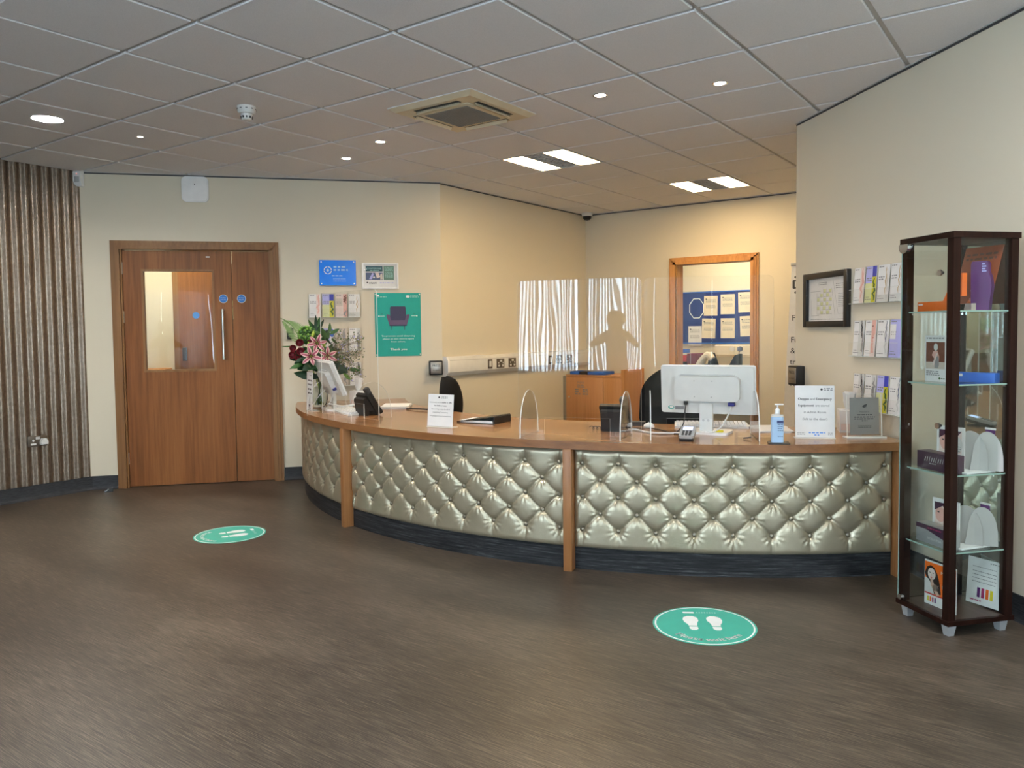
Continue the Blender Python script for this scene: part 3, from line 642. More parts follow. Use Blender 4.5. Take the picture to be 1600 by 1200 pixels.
for k, (sx, sz, an, lb) in enumerate(sheets):
    m = MB(); m.box(-.098, .098, -.002, 0, -.135, .135, 'cream_paper' if k != 6 else 'white_paper'); m.lines(-.07, .07, [.08-.016*q for q in range(3)], .007, 'ink_grey', -.0025, k); m.lines(-.07, .07, [.0-.016*q for q in range(3)], .007, 'ink_grey', -.0025, k+20); m.quad(-.075, -.055, .085, .1, -.0026, 'ink')
    tag(m.obj('notice_sheet', loc=(sx, ty-.0138, sz), rot=(0, R(an), 0), smooth=0), lb, 'notice', 'sheets pinned to the blue board')
m = MB(); oc = [(.10*math.cos(R(22.5+45*k))*1.15, .13*math.sin(R(22.5+45*k))*1.15) for k in range(8)]
for k in range(8):
    a_, b_ = oc[k], oc[(k+1) % 8]; m.prism([a_, b_, (b_[0]*.93, b_[1]*.93), (a_[0]*.93, a_[1]*.93)], -.003, 0, 'ink_white')
tag(m.obj('octagon_cutout', loc=(.64, ty-.0145, 1.58), smooth=0), 'white octagon outline on the left of the blue board', 'decoration')
t = thing('admin_trunking', 'short white trunking below the blue board', 'trunking', (1.22, ty, 1.0))
m = MB(); m.prism([(0, -.09), (-.06, -.06), (-.06, .06), (0, .09)], -.30, .40, 'cream_paper', 'YZ'); m.obj('duct', t)
for sx in (-.05, .06): m = MB(); m.cyl((sx, -.06, .02), (sx, -.075, .02), .035, 'white_plastic' if sx < 0 else 'dark_grey', 16); m.obj('socket_outlet', t)
m = MB(); m.box(-.025, .025, -.04, 0, -.03, .03, 'steel_blue', .006); m.tube([(0, -.03, -.03), (-.01, -.06, -.15), (-.06, -.10, -.32), (-.12, -.12, -.40)], .006, 'brown_print'); tag(m.obj('mains_plug', loc=(1.28, ty-.0755, 1.02)), 'dark blue plug and hanging lead in the admin room trunking', 'plug')
t = thing('admin_desk', 'pale desk against the admin room wall', 'desk', (.95, 7.9, 0))
m = MB(); m.box(-.9, .9, -.35, .37, .70, .725, 'cream_paper'); m.obj('desktop', t, smooth=0)
for sx in (-.85, .81): m = MB(); m.box(sx, sx+.04, -.3, .34, 0, .70, 'white_plastic'); m.obj('leg', t, smooth=0)
for k, (mt, z, h_, lb, x1, wd) in enumerate((('dark_grey', .726, .085, 'dark box file at the bottom of the file stack', .58, .34), ('black_plastic', .812, .05, 'black tray file, second from the bottom of the stack', .57, .33), ('red', .863, .085, 'red box file in the stack behind the doorway', .56, .34), ('white_plastic', .949, .022, 'thin white file on the red one', .56, .33), ('folder_blue', .972, .05, 'blue file on top of the stack', .52, .27))):
    t = thing('box_file', lb, 'box file', (x1, 7.86, z), 0, 'stack of files on the admin desk')
    m = MB(); m.box(-wd/2, wd/2, -.15, .15, 0, h_, mt, .003); m.obj('casing', t)
    if h_ > .045: m = MB(); m.box(-.02, .03, -.152, -.15, h_*.3, h_*.65, 'white_paper'); m.obj('spine_tag', t, smooth=0)
m = MB(); m.box(-.09, .05, -.15, .15, 0, .14, 'maroon', .003); m.box(-.04, -.037, -.152, -.15, 0, .14, 'white_paper'); tag(m.obj('upright_file', loc=(.83, 7.86, .83-.0)), 'maroon file beside the red one on a yellow pad', 'box file')
m = MB(); m.box(-.09, .07, -.13, .13, 0, .03, 'yellow', .003); tag(m.obj('sticky_pad', loc=(.83, 7.86, .799)), 'yellow pad under the maroon file', 'note pad')
m = MB(); m.box(-.09, .07, -.13, .13, 0, .072, 'black_plastic', .003); tag(m.obj('black_file', loc=(.83, 7.86, .726)), 'black file under the yellow pad', 'box file')
m = MB(); m.box(-.10, .10, -.05, .05, 0, .11, 'dark_grey', .01); m.box(-.07, .07, -.052, -.05, .03, .09, 'black_plastic'); tag(m.obj('desk_device', loc=(1.02, 7.72, .726)), 'small dark device with a black window beside the files', 'device')
t = thing('armchair_seat', 'black and cream office seat behind the monitor through the doorway', 'chair', (1.42, 7.25, 0), R(-20))
m = MB(); m.prism([(-.26, .60), (-.20, .98), (-.16, 1.0), (-.08, .82), (.10, .82), (.20, .97), (.27, .99), (.27, .60)], -.04, .02, 'black_fabric'); m.obj('backrest', t)
m = MB(); m.tube([(-.42, -.05, .70), (-.33, -.06, .86), (-.20, -.06, .97), (-.14, -.05, .92)], .045, 'cream_paper', 10); m.obj('draped_cloth', t)
m = MB(); m.box(-.25, .25, -.5, .0, .40, .50, 'black_fabric', .04); m.obj('seat', t)
m = MB(); m.cyl((0, -.25, .05), (0, -.25, .40), .03, 'black_plastic'); m.cyl((0, -.25, 0), (0, -.25, .05), .25, 'black_plastic', 24, .05); m.obj('pedestal', t)

# ------------------------------------------------------------------ ceiling things
def ceil(name, label, cat, x, y, group=None): return thing(name, label, cat, (x, y, H-.005), 0, group)
t = ceil('air_conditioning_cassette', 'square cream ceiling air conditioning cassette with grey grille', 'air conditioner', 1.84, 1.77)
m = MB(); S = .325
def taper(m, s0, s1, z0, z1, mat): m.add([(sx*s, sy*s, z) for s, z in ((s0, z0), (s1, z1)) for sx, sy in ((-1, -1), (1, -1), (1, 1), (-1, 1))], [(3, 2, 1, 0), (4, 5, 6, 7), (0, 1, 5, 4), (1, 2, 6, 5), (2, 3, 7, 6), (3, 0, 4, 7)], mat)
taper(m, S, S, -.008, 0, 'white_plastic'); taper(m, S-.035, S, -.030, -.008, 'cream_plastic'); m.obj('fascia', t)
m = MB(); m.box(-.20, .20, -.20, .20, -.038, -.030, 'cream_plastic', .003); gp = m.obj('grille_frame', t)
m = MB(); m.box(-.165, .165, -.165, .165, -.041, -.0375, 'grille_grey')
for k in range(22): m.box(-.16+k*.015, -.155+k*.015, -.165, .165, -.0425, -.041, 'mid_grey')
m.obj('filter_grille', gp, smooth=0)
for k in range(4):
    Mr = Matrix.Rotation(k*PI/2, 4, 'Z'); m = MB(); m.box(-.17, .17, .222, .258, -.032, -.029, 'black_plastic', M=Mr); m.obj('air_slot', t, smooth=0)
    m = MB(); m.box(-.165, .165, -.003, .003, -.022, .0, 'cream_plastic', M=Mr @ Matrix.Translation((0, .228, -.030)) @ Matrix.Rotation(R(38), 4, 'X')); m.obj('louvre_flap', t, smooth=0)
# recessed fluorescents
for (cx, cy, lb) in ((1.5, 3.3, 'square twin tube ceiling light nearer the reception desk'), (2.1, 5.1, 'square twin tube ceiling light above the back doorway')):
    t = thing('recessed_ceiling_light', lb, 'ceiling light', (cx, cy, H-.003), 0, 'square lights over the office')
    m = MB()
    for x0, x1, y0, y1 in ((-.295, -.28, -.295, .295), (.28, .295, -.295, .295), (-.28, .28, -.295, -.28), (-.28, .28, .28, .295), (-.095, -.085, -.28, .28), (.085, .095, -.28, .28)): m.box(x0, x1, y0, y1, -.006, .02, 'white_plastic')
    m.obj('frame', t, smooth=0)
    for sx in (-1, 1): m = MB(); m.box(sx*.1825-.0975, sx*.1825+.0975, -.28, .28, .0, .008, 'lamp_warm'); m.obj('diffuser', t, smooth=0)
    m = MB(); m.box(-.085, .085, -.28, .28, .012, .016, 'louvre_glow')
    for k in range(5): m.box(-.085+k*.0405, -.0825+k*.0405, -.28, .28, -.002, .012, 'light_grey')
    for k in range(14): m.box(-.085, .085, -.278+k*.0425, -.2755+k*.0425, -.002, .012, 'light_grey')
    m.obj('louvre', t, smooth=0)
def spot(x, y, label, r=.032, power=10, grp='small downlights in the ceiling', mat='lamp_cool', name='downlight', col=(1, .95, .92), angle=110):
    t = thing(name, label, 'ceiling light', (x, y, H-.005), 0, grp)
    m = MB(); m.lathe([(r+.012, 0), (r+.012, -.004), (r+.004, -.006), (r, -.002), (r, .0)], 'chrome' if r < .05 else 'white_gloss', 32); m.obj('bezel', t)
    m = MB(); m.lathe([(1e-5, -.003), (r, -.003), (r, 0)], mat, 32); m.obj('lamp_face', t)
    L = bpy.data.lights.new('lamp', 'SPOT'); L.energy = power; L.spot_size = R(angle); L.spot_blend = .8; L.shadow_soft_size = r*.9; L.color = col
    o = bpy.data.objects.new('lamp_light', L); COL.objects.link(o); o.location = (x, y, H-.02)
spot(.289, 2.221, 'lit downlight closest to the door wall ceiling edge'); spot(.878, 2.01, 'lit downlight between the air conditioner and the door wall pair')
spot(2.67, 2.014, 'lit downlight between the air conditioner and the right wall'); spot(3.308, 2.228, 'lit downlight closest to the right wall')
spot(-.299, .896, 'tiny recessed spot between the round lamp and smoke detector', .016, 3)
spot(-.318, .312, 'round white panel lamp beside the corrugated wall', .085, 60, 'round panel lamps', 'panel_white', 'round_ceiling_lamp', (1, .95, .86), 165)
spot(2.02, -.27, 'round white panel lamp at the top edge, mostly out of view', .085, 60, 'round panel lamps', 'panel_white', 'round_ceiling_lamp', (1, .95, .86), 165)
t = ceil('smoke_detector', 'white domed smoke detector on the ceiling', 'smoke detector', .876, .908)
m = MB(); m.lathe([(.055, 0), (.055, -.012), (.052, -.035), (.045, -.045), (.030, -.047)], 'white_plastic'); m.obj('base', t)
m = MB(); m.lathe([(.034, -.045), (.034, -.060), (.027, -.080), (.012, -.086), (1e-5, -.086)], 'white_plastic')
for k in range(10): a_ = 2*PI*k/10; m.box(-.004, .004, -.002, .002, -.006, .006, 'dark_grey', M=Matrix.Translation((.0335*math.cos(a_), .0335*math.sin(a_), -.066)) @ Matrix.Rotation(a_+PI/2, 4, 'Z')); m.box(-.006, .006, -.002, .002, -.002, .002, 'dark_grey', M=Matrix.Translation((.0545*math.cos(a_), .0545*math.sin(a_), -.020)) @ Matrix.Rotation(a_+PI/2, 4, 'Z'))
m.obj('sensor_head', t)
t = ceil('dome_camera', 'small dome security camera in the far office ceiling corner', 'security camera', .30, 5.88)
m = MB(); m.lathe([(.06, 0), (.062, -.03), (.055, -.042)], 'white_plastic'); m.obj('base', t)
m = MB(); m.lathe([(.050, -.042), (.047, -.065), (.032, -.085), (1e-5, -.092)], 'black_plastic'); m.obj('dome', t)

# ------------------------------------------------------------------ reception desk
C0 = Vector((1.85, 4.81)); DA0, DP1, DP2, DA1 = -134.0, -104.6, -74.9, -45.5
ZT, ZU = .703, .66
def pol(r, a, z=0): return (C0.x+r*math.cos(R(a)), C0.y+r*math.sin(R(a)), z)
desk = thing('reception_desk', 'long curved reception desk with wooden top and tufted leather front', 'reception desk', (C0.x, C0.y, 0))
def lp(r, a): return (r*math.cos(R(a)), r*math.sin(R(a)))
m = MB(); N = 90; outer = [lp(3.425, DA0+(DA1-DA0)*i/N) for i in range(N+1)]
inner = [lp(2.50+.30*max(0, (a-(-75))/30)**1.3*(1 if a > -75 else 0), a) for a in [DA0-2+(-43.5-DA0+2)*i/N for i in range(N+1)]]
n2 = N+1; vs = [(x, y, ZT) for x, y in outer]+[(x, y, ZT) for x, y in inner]+[(x, y, ZU) for x, y in outer]+[(x, y, ZU) for x, y in inner]
top = [(i, i+1, n2+i+1, n2+i) for i in range(N)]; bot = [(2*n2+i, 3*n2+i, 3*n2+i+1, 2*n2+i+1) for i in range(N)]
m.add(vs, top+bot, 'worktop_wood')
m.add(vs, [(i, 2*n2+i, 2*n2+i+1, i+1) for i in range(N)]+[(n2+i, n2+i+1, 3*n2+i+1, 3*n2+i) for i in range(N)]+[(0, n2, 3*n2, 2*n2), (N, 2*n2+N, 3*n2+N, n2+N)], 'edge_wood')
m.obj('worktop', desk, smooth=0)
m = MB()
def arcbox(m, r0, r1, a0, a1, z0, z1, mat, n=60):
    vs = []
    for i in range(n+1):
        a = a0+(a1-a0)*i/n
        for r, z in ((r0, z0), (r1, z0), (r1, z1), (r0, z1)): x, y = lp(r, a); vs.append((x, y, z))
    fs = [(4*i+k, 4*i+(k+1) % 4, 4*i+4+(k+1) % 4, 4*i+4+k) for i in range(n) for k in range(4)]+[(0, 1, 2, 3), (4*n+3, 4*n+2, 4*n+1, 4*n)]
    m.add(vs, fs, mat)
arcbox(m, 3.22, 3.365, DA0+.4, DA1-.2, 0, .125, 'plinth_vinyl'); m.obj('plinth', desk)
m = MB(); arcbox(m, 3.20, 3.34, DA0+.4, DA1-.2, .12, ZU, 'dark_grey'); m.obj('carcass', desk)
for k, a in enumerate((DP1, DP2, DA1-.35)):
    m = MB(); m.box(3.335, 3.432, -.0235, .0235, 0, ZU, 'post_wood', .002, M=Matrix.Rotation(R(a), 4, 'Z')); m.obj('post', desk)
bmesh_btn = MB(); bmesh_btn.lathe([(.0115, 0), (.011, .004), (.007, .0075), (1e-5, .009)], 'button_leather', 14)
def tufted(a0, a1, seed):
    r0 = 3.345; ga = math.degrees(.0235/3.4)+.05; a0 += ga; a1 -= ga
    L = R(a1-a0)*r0; zb, zt = .118, .658
    rows = [.580, .490, .400, .310, .220]; nx = 9; sp = (L-.075)/(nx-1)*1.0; x0 = .0375+.0
    P = {}
    for j, z in enumerate(rows):
        for i in range(nx if j % 2 == 0 else nx-1): P[(i, j)] = (x0+sp*i+(sp/2 if j % 2 else 0), z)
    segs = []
    for (i, j), p in P.items():
        if j < 4:
            for ii in ((i-1, i) if j % 2 == 0 else (i, i+1)):
                if (ii, j+1) in P: segs.append((p, P[(ii, j+1)], 1))
        if j == 0: segs.append((p, (p[0], zt+.02), .55))
        if j == 4: segs.append((p, (p[0]+random.uniform(-.006, .006), zb-.02), .5))
        if j % 2 == 0 and i == 0: segs.append((p, (-.02, p[1]), .6))
        if j % 2 == 0 and i == nx-1: segs.append((p, (L+.02, p[1]), .6))
    bt = list(P.values()); rnd = random.Random(seed); ph = {b: (rnd.uniform(0, 6.28), rnd.choice((9, 10, 11, 12)), rnd.uniform(.7, 1.3)) for b in bt}
    nxg = int(L/.0062); nzg = int((zt-zb)/.0062)
    vs = []
    for a in range(nxg+1):
        s = L*a/nxg
        near = [q for q in segs if min(q[0][0], q[1][0])-.11 < s < max(q[0][0], q[1][0])+.11]; nb = [b for b in bt if abs(b[0]-s) < .09]
        for c in range(nzg+1):
            z = zb+(zt-zb)*c/nzg; h = 1.0; dm = 9; wmn = 1
            for (p, q, wgt) in near:
                ux, uz = q[0]-p[0], q[1]-p[1]; LL = ux*ux+uz*uz; tt = max(0, min(1, ((s-p[0])*ux+(z-p[1])*uz)/LL))
                dd_ = math.hypot(s-p[0]-ux*tt, z-p[1]-uz*tt)
                dep = wgt*(.62+.38*abs(2*tt-1)**1.5) if wgt == 1 else wgt*(1-.35*tt)
                v = 1-dep*(.30*math.exp(-(dd_/.026)**1.5)+.45*math.exp(-(dd_/.006)**1.2))
                h = min(h, v)
            db = 9; bb = None
            for b in nb:
                e = math.hypot(s-b[0], z-b[1])
                if e < db: db = e; bb = b
            puff = .028*h
            if bb:
                puff -= .024*math.exp(-(db/.018)**1.2)
                th = math.atan2(z-bb[1], s-bb[0]); f0, k_, am = ph[bb]
                wr = math.sin(th*k_+f0+.6*math.sin(th*2+f0)); down = .55+.45*(-math.sin(th))
                puff += .0036*am*down*wr*math.exp(-((db-.032)/.020)**2)
            ed = min(z-zb, zt-z, s+.004, L-s+.004); er = .03
            if ed < er: k_ = max(0, ed)/er; puff *= math.sqrt(max(0, 1-(1-k_)**2))*.9+.1*k_
            r = r0+.012+max(puff, 0); aa = a0+math.degrees(s/r0)
            x, y = lp(r, aa); vs.append((x, y, z))
    w = nzg+1; fs = [(i*w+j, (i+1)*w+j, (i+1)*w+j+1, i*w+j+1) for i in range(nxg) for j in range(nzg)]
    m = MB(); m.add(vs, fs, 'champagne_leather'); po = m.obj('tufted_panel', desk, smooth=75)
    first = None
    for b in bt:
        aa = a0+math.degrees(b[0]/r0); x, y = lp(r0+.020, aa)
        if first is None: o = bmesh_btn.obj('button', po, loc=(x, y, b[1]), rot=(0, PI/2, R(aa))); first = o
        else: o = first.copy(); COL.objects.link(o); o.parent = po; o.location = (x, y, b[1]); o.rotation_euler = (0, PI/2, R(aa))
tufted(DA0-.3, DP1, 1); tufted(DP1, DP2, 2); tufted(DP2, DA1-.35, 3)
#__PART2__
# ------------------------------------------------------------------ acrylic screens on the desk
def screen(cx, cy, ang, x0, x1, label, zt=1.577, feet=(-.28, .28), slot=(-.19, .19)):
    t = thing('protective_screen', label, 'protective screen', (cx, cy, ZT), R(ang), 'clear screens on the desk')
    hgt = zt-ZT; m = MB(); s0, s1 = slot; sh = .10
    out = [(x0, .002), (s0, .002), (s0, sh), (s1, sh), (s1, .002), (x1, .002)]
    for c in ((x1-.03, hgt-.03, 0), (x0+.03, hgt-.03, 90)):
        for k in range(7): a = R(c[2]+15*k); out.append((c[0]+.03*math.cos(a), c[1]+.03*math.sin(a)))
    m.prism(out, -.0025, .0025, 'acrylic', side='acrylic_lit_edge'); m.obj('screen_panel', t, smooth=0)
    for fx in feet:
        m = MB(); p = [(-.165, 0), (.165, 0)]+[(.165*math.cos(PI*k/16)**1 if False else .165*(1-abs(2*k/16-1)**0)*0+.165*math.cos(PI*k/16), .255*math.sin(PI*k/16)**.8) for k in range(1, 16)]
        m.prism(p, fx-.0025, fx+.0025, 'acrylic_flat', 'YZ', side='acrylic_lit_edge')
        m.obj('foot', t, smooth=0)
screen(.77, 1.755, -9, -.345, .365, 'clear acrylic screen at the flower end of the desk', 1.585)
screen(2.67, 1.723, 16.6, -.344, .365, 'clear acrylic screen in front of the office cupboard, mirroring the window blinds')
screen(3.283, 2.032, 27, -.310, .375, 'clear acrylic screen in front of the back doorway and white monitor')

# ------------------------------------------------------------------ sign holders
def holder(cx, cy, ang, w, h, label, draw, tilt=6, name='sign_holder'):
    t = thing(name, label, 'sign', (cx, cy, ZT+.0005), R(ang), 'sign holders on the desk')
    Mt = Matrix.Rotation(R(-tilt), 4, 'X')
    m = MB(); m.box(-w/2, w/2, -.003, .003, .003, h, 'acrylic_flat', M=Mt); m.box(-w/2, w/2, -.003, .055, 0, .003, 'acrylic_lit_edge'); m.obj('holder', t, smooth=0)
    m = MB(); m.box(-w/2+.003, w/2-.003, -.0008, .0008, .006, h-.004, 'white_paper', M=Mt)
    k = MB(); draw(k); m.add(k.v, [], 'ink')
    base = len(m.v)-len(k.v)
    for f, mi in zip(k.f, k.mi): m.f.append(tuple(i+base for i in f)); m.mi.append(m.mid(k.mats[mi]))
    for i in range(base, len(m.v)): m.v[i] = tuple(Mt @ Vector((m.v[i][0], m.v[i][1]-.0012, m.v[i][2])))
    m.obj('printed_sheet', t, smooth=0)
def d1(k):
    k.prism(disc(-.014, .185, .006, 12), 0, 0, 'ink'); k.lines(0, .05, [.187, .179], .004, 'ink_grey', 0, 1)
    k.text('Unfortunately, we are', -.085, .150, .0085, 'ink', 0, 'l', .088); k.text('unable to offer', .008, .150, .0085, 'ink', 0, 'l', .075, bold=.0008)
    k.text('hot drinks or water.', 0, .130, .0085, 'ink', 0, 'c', .095, bold=.0008); k.text('This is to help reduce the risk of', 0, .108, .0085, 'ink', 0, 'c', .14)
    k.text('transmitting Coronavirus.', 0, .088, .0085, 'ink', 0, 'c', .115); k.text('We apologise for any inconvenience.', 0, .066, .0085, 'ink', 0, 'c', .16)
holder(1.745, 1.615, 6.3, .196, .208, 'small white notice about hot drinks in front of the black chair', d1)
def d2(k):
    k.prism(disc(.035, .262, .006, 12), 0, 0, 'ink'); k.lines(.048, .09, [.264, .256], .005, 'ink_grey', 0, 1)
    k.text('Oxygen', -.085, .205, .0125, 'ink', 0, 'l', .055, bold=.0012); k.text('and', -.023, .205, .0125, 'ink', 0, 'l', .024); k.text('Emergency', .007, .205, .0125, 'ink', 0, 'l', .078, bold=.0012)
    k.text('Equipment', -.083, .170, .0125, 'ink', 0, 'l', .078, bold=.0012); k.text('are stored', .003, .170, .0125, 'ink', 0, 'l', .07)
    k.text('in Admin Room', 0, .134, .0125, 'ink', 0, 'c', .112); k.text('(left to the door)', 0, .098, .0125, 'ink', 0, 'c', .125)
    k.lines(-.032, .052, [.028], .006, 'tag_blue', 0, 3); k.lines(-.004, .024, [.016], .006, 'tag_blue', 0, 4); k.lines(-.09, -.05, [.028, .02], .003, 'ink_grey', 0, 5); k.lines(.065, .09, [.028, .02], .003, 'ink_grey', 0, 6)
holder(3.822, 2.262, 23.6, .205, .286, 'white notice about oxygen and emergency equipment beside the hand gel', d2)
def d0(k):
    for z, a in ((.225, 3), (.195, 4), (.160, 5), (.130, 6)): k.lines(-.045, .055, [z], .013, 'ink', 0, a)
    k.lines(0, .05, [.27], .005, 'ink_grey', 0, 1); k.poly([(-.01, .03), (.03, .035), (.02, .05), (-.02, .048)], 0, 'ink'); k.lines(-.01, .03, [.018], .008, 'ink', 0, 8)
holder(.185, 1.888, -24, .165, .300, 'tall white notice seen almost edge on in front of the flower vase', d0, 2)
# award plaque
t = thing('award_plaque', 'dark metal plaque in a clear stand in front of the tissue box', 'plaque', (4.035, 2.425, ZT+.0005), R(36))
Mt = Matrix.Rotation(R(-4), 4, 'X')
m = MB(); m.box(-.092, .092, .0, .006, .008, .232, 'acrylic_flat', M=Mt); m.box(-.092, .092, .0, .0062, .2315, .2335, 'acrylic_lit_edge', M=Mt)
for sx in (-1, 1): m.box(sx*.0925-.001, sx*.0925+.001, 0, .0062, .008, .232, 'acrylic_lit_edge', M=Mt)
m.obj('clear_backing', t, smooth=0)
m = MB(); m.box(-.105, .105, -.03, .035, 0, .008, 'acrylic_lit_edge', .001); m.obj('clear_base', t)
m = MB(); m.box(-.078, .078, -.0025, .0, .018, .214, 'plaque_metal', M=Mt); k = MB()
k.poly([(-.012, .163), (.012, .172), (.016, .18), (.0, .176), (-.008, .172)], 0, 'ink'); k.poly([(-.004, .16), (.012, .165), (.01, .168), (-.006, .166)], 0, 'ink')
k.text('Presented to', 0, .135, .006, 'ink', 0, 'c', .05); k.lines(-.04, .04, [.12], .005, 'ink', 0, 2); k.lines(-.055, .055, [.108, .098], .005, 'ink', 0, 3); k.lines(-.015, .015, [.088], .005, 'ink', 0, 4); k.lines(-.035, .035, [.062, .055], .003, 'ink', 0, 5)
b0 = len(m.v); m.v += [tuple(Mt @ Vector((p[0], -.0028, p[2]))) for p in k.v]
for f in k.f: m.f.append(tuple(i+b0 for i in f)); m.mi.append(m.mid('ink'))
m.obj('metal_plate', t, smooth=0)

# ------------------------------------------------------------------ monitors
def monitor(cx, cy, ang, label, tilt=4, lift=.112, hump=(-.175, .190, .075, .215)):
    t = thing('computer_monitor', label, 'monitor', (cx, cy, ZT), R(ang), 'white monitors on the desk')
    Mt = Matrix.Translation((0, 0, lift)) @ Matrix.Rotation(R(tilt), 4, 'X')
    m = MB(); m.rr(-.262, .262, 0, .270, .014, -.016, .022, 'white_plastic', M=Mt); m.rr(-.268, .268, -.004, .274, .014, .006, .018, 'white_gloss', M=Mt); m.obj('rear_shell', t)
    m = MB(); m.rr(hump[0], hump[1], hump[2], hump[3], .028, -.052, -.015, 'white_plastic', M=Mt)
    m.box(hump[0]+.03, hump[1]-.03, -.030, -.014, hump[3]+.003, hump[3]+.008, 'light_grey', M=Mt)
    for x, z in ((-.06, .19), (.04, .19), (-.06, .10), (.035, .10)): m.prism(disc(x, z, .003, 8), -.0525, -.051, 'mid_grey', M=Mt)
    m.obj('rear_housing', t)
    m = MB(); m.box(-.248, .248, .0222, .0232, .016, .256, 'ink', M=Mt); m.obj('display', t, smooth=0)
    m = MB(); m.prism(disc(-.205, .030, .018, 20, .011), -.0165, -.016, 'teal', M=Mt); m.prism(disc(-.203, .032, .012, 16, .007), -.0168, -.0166, 'white_paper', M=Mt); m.quad(-.182, -.13, .018, .038, -.0165, 'ink_grey', M=Mt)
    m.obj('sticker', t, smooth=0)
    m = MB(); m.box(-.125, -.105, -.045, -.016, .050, .076, 'black_plastic', .003, M=Mt); m.tube([(-.115, -.035, .055+lift), (-.118, -.04, .02+lift), (-.125, -.05, .05), (-.16, -.08, .004), (-.20, -.10, .004)], .0035, 'black_plastic'); m.obj('power_lead', t)
    m = MB(); m.box(.125, .160, -.045, -.016, .050, .070, 'vga_blue', .002, M=Mt); m.tube([(.143, -.035, .05+lift), (.13, -.06, lift-.0), (.09, -.085, .04), (.03, -.09, .012), (0, -.08, .02)], .004, 'white_plastic'); m.obj('video_lead', t)
    m = MB(); m.rr(-.036, .036, .004, lift+.06, .012, -.036, -.012, 'white_plastic')
    for q in (-.014, .014): m.prism(disc(q, .075, .007, 14), -.038, -.035, 'light_grey')
    m.obj('neck', t)
    m = MB(); m.rr(-.13, .13, -.10, .10, .04, 0, .014, 'white_gloss', 'XY'); m.obj('foot_plate', t)
    return t
monitor(3.245, 2.205, 8, 'white computer monitor seen from behind, beside the card reader')
monitor(.295, 2.065, -28, 'tilted white monitor seen edge on beside the flowers', 22, .125, (-.15, .15, .02, .20))
m = MB(); m.box(-.02, .02, -.008, .008, 0, .012, 'yellow'); tag(m.obj('sticky_notes', loc=(3.335, 2.155, ZT+.0145)), 'tiny yellow sticky pad on the white monitor foot', 'sticky notes')
def keyboard(x, y, ang, label):
    t = thing('keyboard', label, 'keyboard', (x, y, ZT), R(ang), 'white keyboards on the desk')
    m = MB(); m.prism([(-.075, 0), (.075, 0), (.075, .022), (-.075, .010)], -.215, .215, 'white_plastic', 'YZ'); m.obj('case', t)
    m = MB()
    for j in range(5):
        for i in range(18): m.box(-.205+i*.0228, -.186+i*.0228, -.062+j*.026, -.040+j*.026, .012+j*.002, .022+j*.002, 'white_gloss')
    m.obj('keys', t, smooth=0); return t
keyboard(3.16, 2.47, 24, 'white keyboard lying behind the large white monitor')
keyboard(.56, 1.945, -24, 'white keyboard at the foot of the tilted monitor')

# ------------------------------------------------------------------ phones
def phone(x, y, ang, label):
    t = thing('desk_phone', label, 'phone', (x, y, ZT), R(ang), 'black phones on the desk')
    Mt = Matrix.Translation((0, .03, .012)) @ Matrix.Rotation(R(-38), 4, 'X')
    # back of the phone faces -Y
    Mt = Matrix.Translation((0, -.045, .150)) @ Matrix.Rotation(R(40), 4, 'X') @ Matrix.Translation((0, 0, -.13))
    Mt = Matrix.Translation((0, .045, .010)) @ Matrix.Rotation(R(32), 4, 'X')
    m = MB(); m.rr(-.085, .085, 0, .170, .01, -.012, .012, 'black_plastic', M=Mt); m.obj('body', t)
    m = MB(); m.box(-.06, .03, .012, .014, .10, .155, 'dark_grey', M=Mt)
    for i in range(4):
        for j in range(4): m.box(-.055+i*.022, -.040+i*.022, .012, .016, .015+j*.019, .028+j*.019, 'dark_grey', M=Mt)
    m.obj('keypad', t, smooth=0)
    m = MB(); m.prism([(.03, 0), (.058, 0), (.0, .095), (-.055, .13), (-.075, .118), (-.055, .0), (-.03, 0), (-.03, .035), (.0, .035)], -.07, .07, 'black_plastic', 'YZ'); m.obj('stand', t)
    m = MB(); m.tube([(.060, .045, .10), (.060, .032, .085), (.060, .022, .08), (.060, .012, .085), (.060, -.0, .10)], .0, 'black_plastic') if False else None
    m = MB(); m.box(.040, .080, .014, .040, .0, .185, 'black_plastic', .012, M=Mt); m.box(.038, .082, .000, .040, .165, .212, 'dark_grey', .010, M=Mt); m.box(.038, .082, .008, .040, -.012, .04, 'black_plastic', .010, M=Mt); m.obj('handset', t)
    m = MB(); pts = []
    for k in range(60): a = k*.9; q = k/59; pts.append((.05-.20*q+.010*math.cos(a), -.02+.015*q, .012+.010*math.sin(a)))
    m.tube(pts, .0022, 'black_plastic', 5, sub=1); m.obj('coiled_cord', t)
phone(2.752, 2.025, 12, 'black desk phone between the two large clear screens')
phone(.805, 1.905, -14, 'black desk phone behind the flower end screen')

# card reader
t = thing('card_payment_terminal', 'small silver card payment terminal in front of the monitor', 'card reader', (3.262, 1.885, ZT), R(17))
Mt = Matrix.Translation((0, 0, .014)) @ Matrix.Rotation(R(14), 4, 'X')
m = MB(); m.rr(-.038, .038, -.078, .078, .014, 0, .020, 'black_plastic', 'XY', M=Mt); m.rr(-.0385, .0385, -.075, .075, .014, .016, .034, 'silver_plastic', 'XY', M=Mt); m.box(-.03, .03, .0, .06, -.014, .01, 'black_plastic'); m.obj('body', t)
m = MB(); m.box(-.026, .026, .018, .062, .034, .0355, 'screen_blue', M=Mt); m.obj('display', t, smooth=0)
m = MB()
for i in range(3):
    for j in range(4): m.box(-.024+i*.018, -.012+i*.018, -.06+j*.017, -.05+j*.017, .034, .037, 'dark_grey', M=Mt)
m.obj('keypad', t, smooth=0)
def cable(name, pts, r, mat, label): m = MB(); m.tube([(x, y, z) for x, y, z in pts], r, mat, 7); return tag(m.obj(name), label, 'cable', 'cables on the desk')
